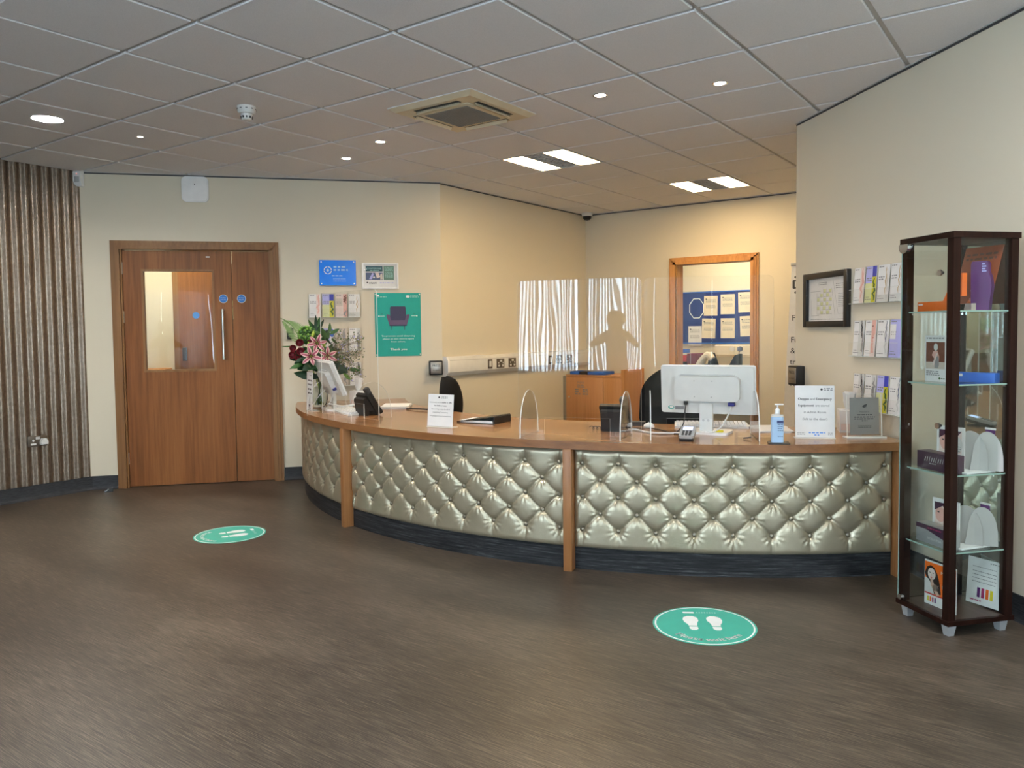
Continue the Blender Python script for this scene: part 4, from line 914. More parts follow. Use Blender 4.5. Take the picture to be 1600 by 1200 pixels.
cable('cable', [(3.262, 1.965, .715), (3.2, 2.03, .708), (3.09, 2.05, .707), (3.02, 2.13, .706), (2.92, 2.18, .71), (2.80, 2.16, .707)], .0035, 'black_plastic', 'black cable curling from the card terminal behind the screens')
cable('cable', [(3.16, 2.10, .707), (3.05, 1.99, .712), (2.95, 2.02, .708), (2.86, 2.07, .711), (2.79, 2.07, .708), (2.70, 2.10, .708)], .006, 'white_plastic', 'thick white cable lying between the phone and the monitor')
cable('cable', [(.30, 1.98, .728), (.36, 1.93, .76), (.46, 1.97, .745), (.58, 2.02, .755), (.66, 2.08, .72)], .006, 'white_plastic', 'white looped cable in front of the tilted monitor')
cable('cable', [(.14, 1.93, .708), (.155, 2.0, .80), (.19, 2.06, .865), (.26, 2.09, .91)], .0035, 'white_plastic', 'thin white cable rising in front of the vase')
t = thing('computer_mouse', 'white mouse among the cables between the two phone side screens', 'mouse', (2.865, 2.235, ZT), R(30))
m = MB(); m.ball((0, 0, .008), .034, 'white_gloss', 10, sz=.7); m.obj('shell', t)
m = MB(); m.cyl((-.004, .02, .028), (.004, .02, .028), .006, 'light_grey', 12); m.obj('scroll_wheel', t)
m = MB(); m.rr(-.075, .075, -.03, .03, .015, 0, .024, 'dark_grey', 'XY'); tag(m.obj('glasses_case', loc=(2.72, 2.31, ZT), rz=R(20)), 'slim dark case lying behind the desk phone', 'case')
# papers, folder
m = MB(); rnd = random.Random(5)
for k in range(10): m.box(-.105, .105, -.1485, .1485, k*.0022, k*.0022+.0016, 'white_paper', M=Matrix.Rotation(R(rnd.uniform(-5, 5)), 4, 'Z'))
tag(m.obj('paper_stack', loc=(.60, 2.40, ZT), rz=R(35), smooth=0), 'loose pile of white papers at the flower end', 'papers')
m = MB()
for k in range(4): m.box(-.105, .105, -.1485, .1485, k*.0022, k*.0022+.0016, 'white_paper', M=Matrix.Rotation(R(k*3), 4, 'Z'))
tag(m.obj('paper_sheets', loc=(3.50, 2.52, ZT), rz=R(20), smooth=0), 'few white sheets behind the hand gel bottle', 'papers')
t = thing('ring_binder', 'black ring binder lying beside the hot drinks notice', 'folder', (1.80, 1.99, ZT), R(8))
m = MB(); m.box(-.14, .14, -.11, .11, 0, .004, 'black_plastic'); m.box(.13, .14, -.11, .11, .0, .045, 'black_plastic', .002); m.box(-.14, .14, -.11, .11, 0, .004, 'black_plastic', M=Matrix.Translation((.135, 0, .045)) @ Matrix.Rotation(R(-8), 4, 'Y') @ Matrix.Translation((-.14, 0, 0))); m.obj('cover', t, smooth=0)
m = MB(); m.box(-.12, .12, -.10, .10, .004, .018, 'white_paper'); m.obj('pages', t, smooth=0)
# tissue boxes
def tissues(x, y, ang, label):
    t = thing('tissue_box', label, 'tissue box', (x, y, ZT), R(ang), 'tissue boxes on the desk')
    m = MB(); m.box(-.058, .058, -.058, .058, 0, .125, 'white_paper', .002); m.quad(-.05, .05, .012, .05, -.0585, 'pink_pale'); m.prism(disc(0, 0, .034, 20, .018), .1245, .1258, 'ink_grey', 'XY'); m.obj('carton', t)
    m = MB(); rnd = random.Random(3); n = 12; vs = []
    for j in range(5):
        for i in range(n): a = 2*PI*i/n; r = (.016+.028*j/4)*rnd.uniform(.6, 1.25)*(1 if j < 4 else .75); vs.append((r*math.cos(a), r*.4*math.sin(a)+.004*j, .124+.024*j+rnd.uniform(-.006, .012)*(j > 1)))
    fs = [(j*n+i, j*n+(i+1) % n, (j+1)*n+(i+1) % n, (j+1)*n+i) for j in range(4) for i in range(n)]+[tuple(range(4*n, 5*n))]
    m.add(vs, fs, 'white_paper'); m.obj('tissue', t)
tissues(3.905, 2.655, 20, 'white tissue box between the oxygen notice and the plaque'); tissues(.205, 2.375, 30, 'white tissue box behind the tilted monitor')
# hand gel
t = thing('hand_gel_bottle', 'clear pump bottle of blue hand gel on a black mat', 'bottle', (3.700, 2.010, ZT+.0045), R(24))
m = MB(); m.rr(-.031, .031, -.019, .019, .012, .0, .130, 'gel_blue', 'XY'); m.rr(-.029, .029, -.017, .017, .012, .130, .142, 'frosted', 'XY'); m.cyl((0, 0, .142), (0, 0, .150), .015, 'frosted', 20, .012); m.obj('bottle_body', t)
m = MB(); m.cyl((0, 0, .148), (0, 0, .166), .0125, 'white_gloss', 20); m.cyl((0, 0, .166), (0, 0, .176), .0125, 'white_gloss', 20, .005); m.cyl((0, 0, .176), (0, 0, .192), .004, 'white_gloss', 12); m.box(-.014, .030, -.007, .007, .190, .197, 'white_gloss', .002); m.obj('pump', t)
m = MB(); m.quad(-.004, .028, .098, .112, -.0196, 'navy_print'); m.lines(-.0, .026, [.09, .08, .07, .06, .03], .003, 'navy_print', -.0196, 2); m.obj('product_sticker', t, smooth=0)
m = MB(); m.rr(-.052, .052, -.045, .045, .006, 0, .004, 'black_plastic', 'XY'); tag(m.obj('bottle_mat', loc=(3.712, 1.995, ZT+.0003), rz=R(24)), 'thin black mat under the hand gel bottle', 'mat')
m = MB(); m.cyl((-.02, 0, .006), (.02, .008, .012), .004, 'black_plastic', 10); tag(m.obj('pen_cap', loc=(3.53, 2.045, ZT)), 'tiny black clip on the desk beside the monitor foot', 'clip')
m = MB(); m.tube([(-.2, 0, 0), (-.05, -.01, .006), (.1, .0, .004), (.2, .03, .0)], .006, 'black_plastic'); tag(m.obj('keyboard_cable', loc=(.98, 2.33, ZT+.006)), 'black cable along the inner desk edge near the notice', 'cable')

# ------------------------------------------------------------------ vase and flowers
VX, VY = -.01, 2.154
t = thing('glass_vase', 'clear glass vase of stems and water beside the tilted monitor', 'vase', (VX, VY, ZT))
m = MB(); m.lathe([(1e-5, .002), (.050, .002), (.056, .012), (.056, .12), (.052, .20), (.060, .262), (.057, .262), (.049, .20), (.053, .12), (.053, .014), (1e-5, .010)], 'vase_glass', 40); m.obj('glass', t)
bq = thing('flower_bouquet', 'large bouquet of pink lilies, dark red roses and greenery', 'flowers', (VX, VY, ZT), R(50))
rnd = random.Random(11)
m = MB()
for k in range(26):
    a = rnd.uniform(0, 6.28); r0_ = rnd.uniform(0, .035); r1 = rnd.uniform(0, .04); b = a+rnd.uniform(2, 4)
    m.tube([(r0_*math.cos(a), r0_*math.sin(a), .02), (.0, 0, .13), (r1*math.cos(b), r1*math.sin(b), .27), (2.0*r1*math.cos(b), 2.0*r1*math.sin(b), .40)], .0042, rnd.choice(['stem_green', 'stem_green', 'leaf', 'bud_lime']), 6)
m.obj('stems', bq)
def leafshape(m, base, tip, w, mat, bend=.03, n=8, up=Vector((0, 0, 1))):
    base = Vector(base); tip = Vector(tip); d = tip-base; s = d.cross(Vector((0, -1, .3))).normalized(); nn = s.cross(d).normalized(); vs = []
    for i in range(n+1):
        t_ = i/n; c = base+d*t_+nn*(-bend*4*t_*(1-t_)); ww = w*math.sin(PI*min(1, t_*.93+.06))**.8*(1 if i < n else .05)
        vs += [tuple(c-s*ww/2), tuple(c+nn*ww*.12), tuple(c+s*ww/2)]
    fs = []
    for i in range(n): fs += [(3*i, 3*i+1, 3*i+4, 3*i+3), (3*i+1, 3*i+2, 3*i+5, 3*i+4)]
    m.add(vs, fs, mat)
def P(px, py, y=0): return ((px-500)/189, y, (636-py)/189)   # local bouquet coordinates, metres
m = MB()
for k in range(95):     # dark mass of leaves
    a = rnd.uniform(-2.9, -.2); ra = rnd.uniform(.10, .22)
    c = P(rnd.uniform(478, 512), rnd.uniform(545, 575), rnd.uniform(-.06, .08)); e = (c[0]+ra*math.cos(a)*.9, c[1]+rnd.uniform(-.10, .10), c[2]+ra*math.sin(a)*.42-.0)
    leafshape(m, c, e, rnd.uniform(.035, .06), rnd.choice(['leaf_dark', 'leaf_dark', 'leaf']), rnd.uniform(-.03, .03))
for k in range(60):
    a = rnd.uniform(0, 6.28); c = P(rnd.uniform(480, 520), rnd.uniform(525, 560), rnd.uniform(-.04, .08)); ra = rnd.uniform(.06, .12)
    leafshape(m, c, (c[0]+ra*math.cos(a), c[1]+rnd.uniform(-.06, .06), c[2]+ra*math.sin(a)), rnd.uniform(.02, .04), rnd.choice(['leaf', 'leaf', 'leaf_dark']), .01)
for (bx, by), (tx, ty_) in (((500, 590), (463, 583)), ((495, 575), (466, 566)), ((500, 580), (540, 583)), ((520, 565), (543, 585))): leafshape(m, P(bx, by, -.03), P(tx, ty_, -.06), .07, 'leaf_dark', .02)
m.obj('foliage', bq, smooth=60)
m = MB()
for (bx, by, tx, ty_) in ((497, 530, 497, 496), (497, 525, 486, 503), (497, 525, 509, 503), (496, 522, 491, 509), (498, 520, 505, 512), (492, 528, 481, 513), (500, 528, 516, 519), (499, 515, 503, 500), (490, 532, 478, 520)): leafshape(m, P(bx, by), P(tx, ty_, rnd.uniform(-.03, .03)), .028, 'leaf_dark' if rnd.random() < .6 else 'leaf', .012)
m.obj('spiky_sprig', bq, smooth=60)
m = MB(); b0, b1 = Vector(P(476, 540)), Vector(P(446, 500))
m.tube([P(478, 545), P(470, 526), P(460, 509), P(446, 501)], .0035, 'fern_green', 6)
for k in range(22):
    q = k/22; c = Vector(P(477-28*q, 541-36*q-5*math.sin(q*3))); L_ = .10*math.sin(PI*(.15+.85*q)**.8)+.012
    for sd in (-1, 1): leafshape(m, c, c+Vector((sd*.75*L_+.2*L_*(sd < 0), rnd.uniform(-.01, .01), .75*L_*(-.2 if sd < 0 else .55))), .011, 'fern_green', .004, 5)
m.obj('fern_frond', bq, smooth=60)
m = MB()
for (px, py) in ((483, 526),):
    c = Vector(P(px, py, -.02))
    for k in range(150):
        u = rnd.uniform(-1, 1); a = rnd.uniform(0, 6.28); s_ = math.sqrt(1-u*u); n_ = Vector((s_*math.cos(a), s_*math.sin(a), u)); m.ball(c+n_*.062, .0105, rnd.choice(['hydrangea', 'leaf', 'hydrangea']), 5)
m.obj('green_bloom', bq)
def rose(px, py, r, y=-.06):
    m = MB(); c = Vector(P(px, py, y))
    for L_ in range(5):
        n_ = 3+L_; rr_ = r*(.22+.19*L_)
        for k in range(n_):
            a = 2*PI*k/n_+L_*.7; ax = Vector((math.cos(a), -.35, math.sin(a))).normalized(); s = ax.cross(Vector((0, -1, 0))).normalized()
            vs = []
            for i in range(5):
                for j in range(5):
                    u = (i-2)/2; v = j/4; p = c+ax*rr_*(.45+.55*v)+s*u*rr_*.85*(1-.3*v*v)+Vector((0, -1, 0))*(r*.55*(1-L_*.17)*v-.1*r*u*u); vs.append(tuple(p-ax*abs(u)**2*rr_*.3))
            m.add(vs, [(i*5+j, (i+1)*5+j, (i+1)*5+j+1, i*5+j+1) for i in range(4) for j in range(4)], 'rose_red')
    m.ball(c, r*.5, 'maroon', 8); m.obj('rose', bq, smooth=60)
for a in ((473, 538, .034), (463, 546, .030), (462, 556, .034), (474, 551, .036), (470, 562, .026), (488, 535, .022)): rose(*a)
def lily(px, py, r, rot, y=-.12):
    m = MB(); c = Vector(P(px, py, y))
    for k in range(6):
        a = rot+k*PI/3; d = Vector((math.cos(a), -.30, math.sin(a)*.9)); tip = c+d*r*(1 if k % 2 else .92); s = d.cross(Vector((0, -1, 0))).normalized(); vs = []
        n = 9
        for i in range(n+1):
            q = i/n; p = c+(tip-c)*q+Vector((0, -1, 0))*(r*.28*math.sin(q*PI*.8)-r*.25*q*q); w = r*.36*math.sin(PI*(.08+.9*q))**.75
            if i == n: w = .001
            for u in (-1, -.42, 0, .42, 1): vs.append(tuple(p+s*u*w/2+Vector((0, -1, 0))*(-.10*w*(1-abs(u)))))
        fs = []; 
        for band, mt in (((0, 3), 'lily_white'), ((1, 2), 'lily_pink')):
            m.add(vs, [(i*5+j, (i+1)*5+j, (i+1)*5+j+1, i*5+j+1) for i in range(n) for j in band if not (band == (1, 2) and i < 2)], mt)
        m.add(vs, [(i*5+j, (i+1)*5+j, (i+1)*5+j+1, i*5+j+1) for i in range(2) for j in (1, 2)], 'lily_plum')
    for k in range(6):
        a = rot+k*PI/3+.5; e = c+Vector((math.cos(a)*r*.3, -r*.55, math.sin(a)*r*.3)); m.tube([c, e], .0016, 'bud_lime', 5); m.ball(e, .005, 'brown_print', 5)
    m.obj('lily', bq, smooth=60)
lily(498, 539, .085, .2); lily(489, 558, .092, .75, -.13); lily(513, 558, .085, .5, -.12)
for (px, py, ex, ey) in ((491, 532, 493, 522), (506, 553, 505, 543), (485, 548, 486, 539), (509, 546, 507, 538)):
    m = MB(); a = Vector(P(px, py, -.12)); b = Vector(P(ex, ey, -.12)); m.lathe([(1e-5, 0), (.009, .010), (.013, .028), (.010, .048), (.004, .060), (1e-5, .062)], 'bud_lime', 12, M=Matrix.Translation(a) @ (b-a).to_track_quat('Z', 'Y').to_matrix().to_4x4()); m.obj('lily_bud', bq)
m = MB()
for k in range(46):
    e = P(rnd.uniform(522, 562), rnd.uniform(526, 592), rnd.uniform(-.10, .10)); b = P(rnd.uniform(505, 520), rnd.uniform(560, 580)); mid = ((b[0]+e[0])/2, (b[1]+e[1])/2, (b[2]+e[2])/2+.03); m.tube([b, mid, e], .0014, 'twig', 4, sub=2)
    for q in range(9):
        f = Vector(e)+Vector((rnd.gauss(0, .020), rnd.gauss(0, .02), rnd.gauss(0, .022))); m.tube([mid if q == 0 else e, f], .0009, 'twig', 3, sub=1); m.ball(f, rnd.uniform(.003, .007), rnd.choice(['sprig', 'sprig', 'stem_green', 'stem_green', 'grey_print', 'lavender']), 4)
m.obj('filler_sprigs', bq)
m = MB(); leafshape(m, P(470, 543), P(446, 543, -.05), .012, 'leaf', .012); leafshape(m, P(540, 578), P(562, 582, -.02), .035, 'leaf', .01); leafshape(m, P(475, 560), P(456, 556, -.05), .014, 'leaf_dark', .01); leafshape(m, P(536, 585), P(547, 596, -.02), .03, 'hydrangea', .01); m.obj('long_leaf', bq, smooth=60)

# ------------------------------------------------------------------ office chairs
def office_chair(x, y, ang, label, top=1.0):
    t = thing('office_chair', label, 'chair', (x, y, 0), R(ang), 'black office chairs behind the desk')
    m = MB(); vs = []; nx, nz = 16, 18; z0 = top-.46
    for side in (0, 1):
        for j in range(nz+1):
            v = j/nz; w = .235*(1-(max(0, v-.35)/.65)**3.2*.78)*(1-.25*(1-min(1, v/.25))**2)
            for i in range(nx+1):
                u = -1+2*i/nx; xx = u*w; yy = .22-.05*u*u+.04*math.sin(v*PI)+(.05 if side else 0)*math.sqrt(max(0, 1-u**6))*math.sqrt(max(0, 1-(2*v-1)**8)); vs.append((xx, yy, z0+.46*v))
    w_ = nx+1; K = (nz+1)*w_
    fs = [(j*w_+i, j*w_+i+1, (j+1)*w_+i+1, (j+1)*w_+i) for j in range(nz) for i in range(nx)]; fs = fs+[tuple(K+q for q in f[::-1]) for f in fs]
    rim = [i for i in range(w_)]+[j*w_+nx for j in range(1, nz+1)]+[nz*w_+i for i in range(nx-1, -1, -1)]+[j*w_ for j in range(nz-1, 0, -1)]
    fs += [(rim[k], K+rim[k], K+rim[(k+1) % len(rim)], rim[(k+1) % len(rim)]) for k in range(len(rim))]
    m.add(vs, fs, 'black_fabric'); m.obj('backrest', t, smooth=50)
    m = MB(); m.rr(-.09, .09, z0+.05, z0+.24, .05, .270, .285, 'black_plastic'); m.tube([(0, .28, z0+.15), (0, .28, .50), (0, .10, .40)], .018, 'black_plastic', 10); m.obj('back_support', t)
    m = MB(); m.box(-.24, .24, -.24, .22, .43, .51, 'black_fabric', .035, seg=3); m.obj('seat', t)
    m = MB(); m.cyl((0, 0, .10), (0, 0, .43), .028, 'black_plastic'); m.obj('gas_column', t)
    for k in range(5):
        a = 2*PI*k/5; m = MB(); m.tube([(0, 0, .11), (.15*math.cos(a), .15*math.sin(a), .09), (.29*math.cos(a), .29*math.sin(a), .06)], .022, 'black_plastic', 8, taper=.013); m.obj('leg', t)
        m = MB(); c, s = math.cos(a)*.29, math.sin(a)*.29; m.cyl((c-s*.05, s+c*.05, .028), (c+s*.05, s-c*.05, .028), .028, 'black_plastic', 16); m.obj('caster', t)
office_chair(2.58, 3.00, 6, 'black chair standing behind the white monitor', 1.01)
office_chair(.52, 2.82, -68, 'black chair seen edge on behind the hot drinks notice', .925)

# ------------------------------------------------------------------ display cabinet
CF = (Vector((4.526, 1.8175)), R(-41.6))
cab = thing('display_cabinet', 'tall dark wood and glass display cabinet against the right wall', 'display cabinet', (CF[0].x, CF[0].y, 0), CF[1])
hx, hy = .150, .158
m = MB(); m.box(-hx-.006, hx+.006, -hy-.006, hy+.006, .050, .070, 'wenge'); m.box(-hx+.01, hx-.01, -hy+.01, hy-.01, .070, .0708, 'wenge_base'); m.obj('base', cab, smooth=0)
m = MB(); m.box(-hx-.006, hx+.006, -hy-.006, hy+.006, 1.652, 1.676, 'wenge'); m.obj('top', cab, smooth=0)
for sx in (-1, 1):
    for sy in (-1, 1):
        pw = .034; m = MB(); m.box(sx*hx-(pw if sx > 0 else 0), sx*hx+(pw if sx < 0 else 0), sy*hy-(pw if sy > 0 else 0), sy*hy+(pw if sy < 0 else 0), .07, 1.652, 'wenge'); m.obj('corner_post', cab, smooth=0)
        m = MB(); m.add([(sx*(hx-.03)+a*w, sy*(hy-.03)+b*w, z) for z, w in ((0, .014), (.05, .021)) for a, b in ((-1, -1), (1, -1), (1, 1), (-1, 1))], [(3, 2, 1, 0), (4, 5, 6, 7), (0, 1, 5, 4), (1, 2, 6, 5), (2, 3, 7, 6), (3, 0, 4, 7)], 'silver_plastic'); m.obj('foot', cab)
m = MB(); m.box(-hx+.004, hx-.036, -hy-.004, -hy+.001, .075, 1.648, 'cabinet_glass'); m.box(-hx+.003, -hx+.0045, -hy-.004, -hy+.001, .075, 1.648, 'glass_edge'); gd = m.obj('glass_door', cab, smooth=0)
for z in (1.512, .880, .197):
    m = MB(); m.cyl((.098, -hy-.004, z), (.098, -hy-.016, z), .006, 'chrome', 16); m.cyl((.098, -hy-.016, z), (.098, -hy-.024, z), .0125, 'steel', 20); m.obj('knob', gd)
m = MB(); m.prism([(-.128+.028*math.cos(R(a)), 1.640+.028*math.sin(R(a))*1.0) for a in range(180, 361, 15)]+[(-.100, 1.652), (-.156, 1.652)], -hy-.012, -hy+.006, 'chrome'); m.obj('hinge', gd)
m = MB(); m.cyl((-.125, -hy-.012, .086), (-.125, -hy+.004, .086), .012, 'chrome', 16); m.obj('hinge', gd)
m = MB(); m.cyl((-.105, -hy+.01, .862), (-.125, -hy+.01, .862), .005, 'chrome', 10); m.obj('catch', gd)
m = MB(); m.box(hx-.012, hx-.008, -hy+.034, hy-.034, .071, 1.651, 'cabinet_glass'); m.obj('side_glass', cab, smooth=0)
m = MB(); m.box(-hx+.008, -hx+.012, -hy+.034, hy-.034, .071, 1.651, 'cabinet_glass'); m.obj('side_glass', cab, smooth=0)
m = MB(); m.box(-hx+.034, hx-.034, hy-.020, hy-.016, .071, 1.651, 'mirror'); m.box(-hx+.034, hx-.034, hy-.016, hy-.008, .071, 1.651, 'wenge'); m.obj('mirror_back', cab, smooth=0)
for z in (1.357, 1.052, .675, .351):
    m = MB(); m.box(-hx+.014, hx-.014, -hy+.012, hy-.022, z-.006, z, 'shelf_glass', 0); 
    m.box(-hx+.014, hx-.014, -hy+.0112, -hy+.012, z-.006, z, 'glass_edge'); m.box(hx-.014, hx-.0132, -hy+.012, hy-.022, z-.006, z, 'glass_edge'); sh = m.obj('glass_shelf', cab, smooth=0)
    for sx, sy in ((-1, -1), (1, -1), (1, 1), (-1, 1)): m = MB(); m.cyl((sx*(hx-.036), sy*(hy-.030), z-.011), (sx*(hx-.020), sy*(hy-.030), z-.011), .005, 'chrome', 10); m.obj('shelf_peg', sh)
def citem(name, label, cat, x, y, z, rz=0, grp=None):
    p = Matrix.Translation((CF[0].x, CF[0].y, 0)) @ Matrix.Rotation(CF[1], 4, 'Z') @ Vector((x, y, z+.0005)); return thing(name, label, cat, p, CF[1]+R(rz), grp)
# shelf 1
t = citem('orange_carton', 'long bright orange carton on the top shelf of the cabinet', 'box', .018, -.108, 1.357)
m = MB(); m.box(-.105, .075, -.020, .020, 0, .040, 'orange', .001); m.quad(-.098, -.072, .026, .031, -.0208, 'white_paper'); m.obj('carton', t)
t = citem('orange_wedge_stand', 'orange triangular display stand behind the long orange carton', 'display stand', .04, -.05, 1.357)
m = MB(); m.prism([(-.08, 0), (-.035, 0), (.01, .06), (.05, .06), (.05, .155), (.012, .155)], -.012, .012, 'orange'); m.lines(.012, .045, [.13], .006, 'white_paper', -.0125, 2); m.obj('board', t, smooth=0)
t = citem('purple_bottle_cutout', 'purple bottle shaped display on the top shelf beside the brown board', 'display stand', .075, .045, 1.357, 30)
m = MB(); m.prism([(-.032, 0), (.036, 0), (.040, .05), (.046, .10), (.040, .14), (.032, .16), (.032, .195), (.026, .205), (-.03, .205), (-.034, .19)], -.018, .018, 'purple'); m.lines(.008, .028, [.19, .18, .17, .16], .006, 'lavender', -.0185, 3); m.box(-.03, -.012, -.0195, -.018, .0, .03, 'beige_print'); m.obj('board', t)
t = citem('leaning_board', 'burnt orange printed board leaning in the top of the cabinet', 'display board', .030, .045, 1.359, 6)
Mt = Matrix.Rotation(R(-17), 4, 'X')
m = MB(); m.box(-.105, .078, -.002, .002, .03, .285, 'burnt_orange', M=Mt); m.box(-.04, .035, -.0022, .0022, .0, .03, 'white_paper', M=Mt)
k = MB(); k.lines(-.09, .06, [.245, .225], .010, 'brown_print', 0, 3); k.lines(-.03, .055, [.165, .152, .139, .126, .10, .085], .004, 'pink_pale', 0, 4); k.text('SCULPT' if False else 'scoring', 0, 0, .001, 'ink') if False else None
k.poly([(-.035, .032), (.04, .032), (.052, .075), (-.01, .075)], 0, 'orange'); k.lines(-.025, .045, [.040], .013, 'white_paper', 0, 5)
b0 = len(m.v); m.v += [tuple(Mt @ Vector((p[0], -.0026-(.0003 if i else 0), p[2]))) for i, p in enumerate(k.v)]
for f, mi in zip(k.f, k.mi): m.f.append(tuple(i+b0 for i in f)); m.mi.append(m.mid(k.mats[mi]))
m.obj('board', t, smooth=0)
# shelf 2
t = citem('photo_card', 'white card with a dark figure photograph on the second shelf', 'display card', -.045, -.065, 1.052, 2)
m = MB(); m.box(-.063, .063, 0, .004, 0, .200, 'white_paper'); m.quad(-.057, .048, .055, .172, -.0005, 'brown_print'); m.quad(-.057, .048, .055, .085, -.0008, 'beige_print')
m.poly(disc(-.002, .150, .012, 14, .016), -.001, 'grey_paper'); m.poly([(-.016, .132), (.008, .134), (.018, .11), (.016, .08), (.012, .06), (-.008, .058), (-.010, .10), (-.024, .115)], -.0012, 'pink_skin'); m.poly([(-.004, .108), (.014, .112), (.018, .075), (.012, .058), (-.008, .06)], -.0015, 'grey_print'); m.poly([(.002, .124), (.010, .122), (-.012, .070), (-.020, .074)], -.0017, 'pink_pale')
m.lines(-.055, .045, [.186], .005, 'ink_grey', -.0005, 1); m.lines(-.055, .02, [.042, .034, .026], .004, 'ink_grey', -.0005, 2); m.prism(disc(.02, .014, .005, 10), 0, -.0006, 'leaf'); m.lines(.028, .05, [.012], .004, 'leaf', -.0006, 3); m.obj('printed_face', t, smooth=0)
m = MB(); m.box(-.055, .055, .030, .034, 0, .185, 'white_paper'); m.box(-.05, .05, .004, .030, .10, .102, 'white_paper'); m.obj('easel_back', t, smooth=0)
t = citem('blue_carton', 'long blue carton on the second shelf of the cabinet', 'box', .060, .055, 1.052, 22)
m = MB(); m.box(-.085, .075, -.022, .022, 0, .042, 'folder_blue', .001); m.quad(-.080, -.055, .025, .036, -.0226, 'white_paper'); m.obj('carton', t)
# shelf 3 and 4 promo displays
def promo(z, label, dx):
    t = citem('promotional_stand', label, 'display stand', .035+dx, -.012, z, 6, 'white lobed stands')
    m = MB(); m.box(-.12, .095, -.065, .095, 0, .008, 'white_gloss', .002); m.obj('base', t)
    m = MB(); m.box(-.105, .035, -.012, -.008, .008, .185, 'white_paper'); m.quad(-.093, .022, .072, .168, -.0125, 'pink_pale'); m.poly([(-.093, .168), (.022, .168), (.005, .150), (-.03, .130), (-.05, .155), (-.093, .13)], -.0130, 'plum'); m.poly(disc(-.062, .115, .026, 16, .034), -.0128, 'pink_skin'); m.poly(disc(.0, .11, .027, 16, .034), -.0128, 'ink_lightblue' if False else 'grey_paper')
    m.poly(disc(-.072, .125, .006, 8, .003), -.0132, 'ink'); m.lines(-.04, .025, [.038], .014, 'magenta', -.0128, 4); m.quad(-.045, .012, .014, .028, -.0128, 'purple'); m.lines(-.02, .02, [.10, .09, .08], .003, 'ink_grey', -.0133, 5); m.obj('front_card', t, smooth=0)
    for k, (x, y, a, r) in enumerate(((.035, .02, 25, .070), (.085, .055, 50, .062))):
        m = MB(); p = [(-r, 0)]+[(-r+.0+2*r*q if False else r*math.cos(PI-PI*q/14)*(1 if q > 6 else .9), .165*math.sin(PI*q/14)**.7) for q in range(1, 14)]+[(r, 0)]
        m.prism(p, -.002, .002, 'lobe_white', M=Matrix.Translation((x, y, .008)) @ Matrix.Rotation(R(a), 4, 'Z')); m.obj('lobe', t, smooth=0)
    m = MB(); m.box(.052, .095, .085, .090, .008, .185, 'purple', M=None); m.box(.050, .097, .084, .0905, .178, .186, 'white_paper'); m.obj('leaflet_pocket', t, smooth=0)
promo(.675, 'white lobed stand with face picture behind the dark purple carton', 0); promo(.351, 'white lobed stand with face picture behind the grey and plum carton', -.02)
t = citem('purple_carton', 'dark purple carton with silver script on the third shelf', 'box', .008, -.088, .675, -1)
m = MB(); m.box(-.095, .105, -.032, .032, 0, .075, 'plum', .001)
for k in range(9): x = -.05+k*.013; m.poly([(x, .036), (x+.004, .034), (x+.010, .052+(k % 3)*.004), (x+.006, .054)], -.0326, 'silver_plastic')
m.lines(-.02, .02, [.026], .003, 'silver_plastic', -.0326, 2); m.obj('carton', t)
t = citem('grey_carton', 'grey and plum carton on the lowest shelf', 'box', .002, -.088, .351, -1)
m = MB(); m.box(-.092, .098, -.030, .030, 0, .080, 'silver_plastic', .001); m.poly([(-.0915, .0795), (.0975, .0795), (.0975, .030), (.04, .044), (-.03, .060), (-.0915, .060)], -.0306, 'plum'); m.text('VOLUMA', .02, .020, .010, 'white_paper', -.031, width=.085); m.lines(-.02, .06, [.066], .005, 'magenta', -.0312, 3); m.obj('carton', t)
# bottom
t = citem('orange_show_card', 'orange show card of a dark haired woman in the bottom of the cabinet', 'display card', .012, -.078, .0708, 4)
m = MB(); m.box(-.085, .085, 0, .003, 0, .195, 'white_paper'); m.quad(-.083, .083, .045, .188, -.0005, 'orange'); m.quad(-.083, .083, .045, .052, -.0008, 'red')
m.poly([(-.083, .135), (-.07, .165), (-.05, .176), (-.03, .168), (-.012, .14), (.0, .10), (.006, .06), (-.03, .052), (-.045, .09), (-.075, .12)], -.001, 'hair')
m.poly(disc(-.045, .138, .021, 18, .026), -.0014, 'pink_pale'); m.poly([(-.083, .118), (-.06, .112), (-.045, .09), (-.03, .052), (-.083, .052)], -.0016, 'grey_paper'); m.poly([(-.052, .125), (-.044, .125), (-.030, .095), (.0, .052), (-.018, .050), (-.05, .088)], -.0018, 'skin')
m.poly(disc(-.053, .143, .005, 8, .002), -.0018, 'ink'); m.poly(disc(-.037, .143, .005, 8, .002), -.0018, 'ink'); m.poly(disc(-.046, .124, .006, 8, .0025), -.002, 'red'); m.poly([(-.046, .140), (-.042, .130), (-.048, .130)], -.002, 'skin')
m.text('MICRO', .035, .150, .012, 'white_paper', -.0012, width=.06, bold=.001); m.prism(disc(.030, .095, .018, 20), -.001, -.0016, 'ink_white'); m.prism(disc(.028, .095, .014, 20), -.0016, -.002, 'mid_grey')
for k, mt in enumerate(('yellow', 'orange', 'magenta', 'purple')): m.quad(-.068+k*.013, -.060+k*.013, .014, .036, -.0006, mt)
m.lines(.02, .07, [.018], .010, 'red', -.0006, 4); m.obj('printed_face', t, smooth=0)
m = MB(); m.prism([(.02, 0), (.075, 0), (.003, .19)], -.02, .02, 'grey_paper', 'YZ'); m.obj('easel_back', t, smooth=0)
t = citem('letter_card', 'white printed letter card leaning on the cabinet mirror', 'display card', .050, .108, .074, 14)
Mt = Matrix.Rotation(R(-5), 4, 'X')
m = MB(); m.box(-.078, .072, -.001, .001, .004, .205, 'white_paper', M=Mt); k = MB()
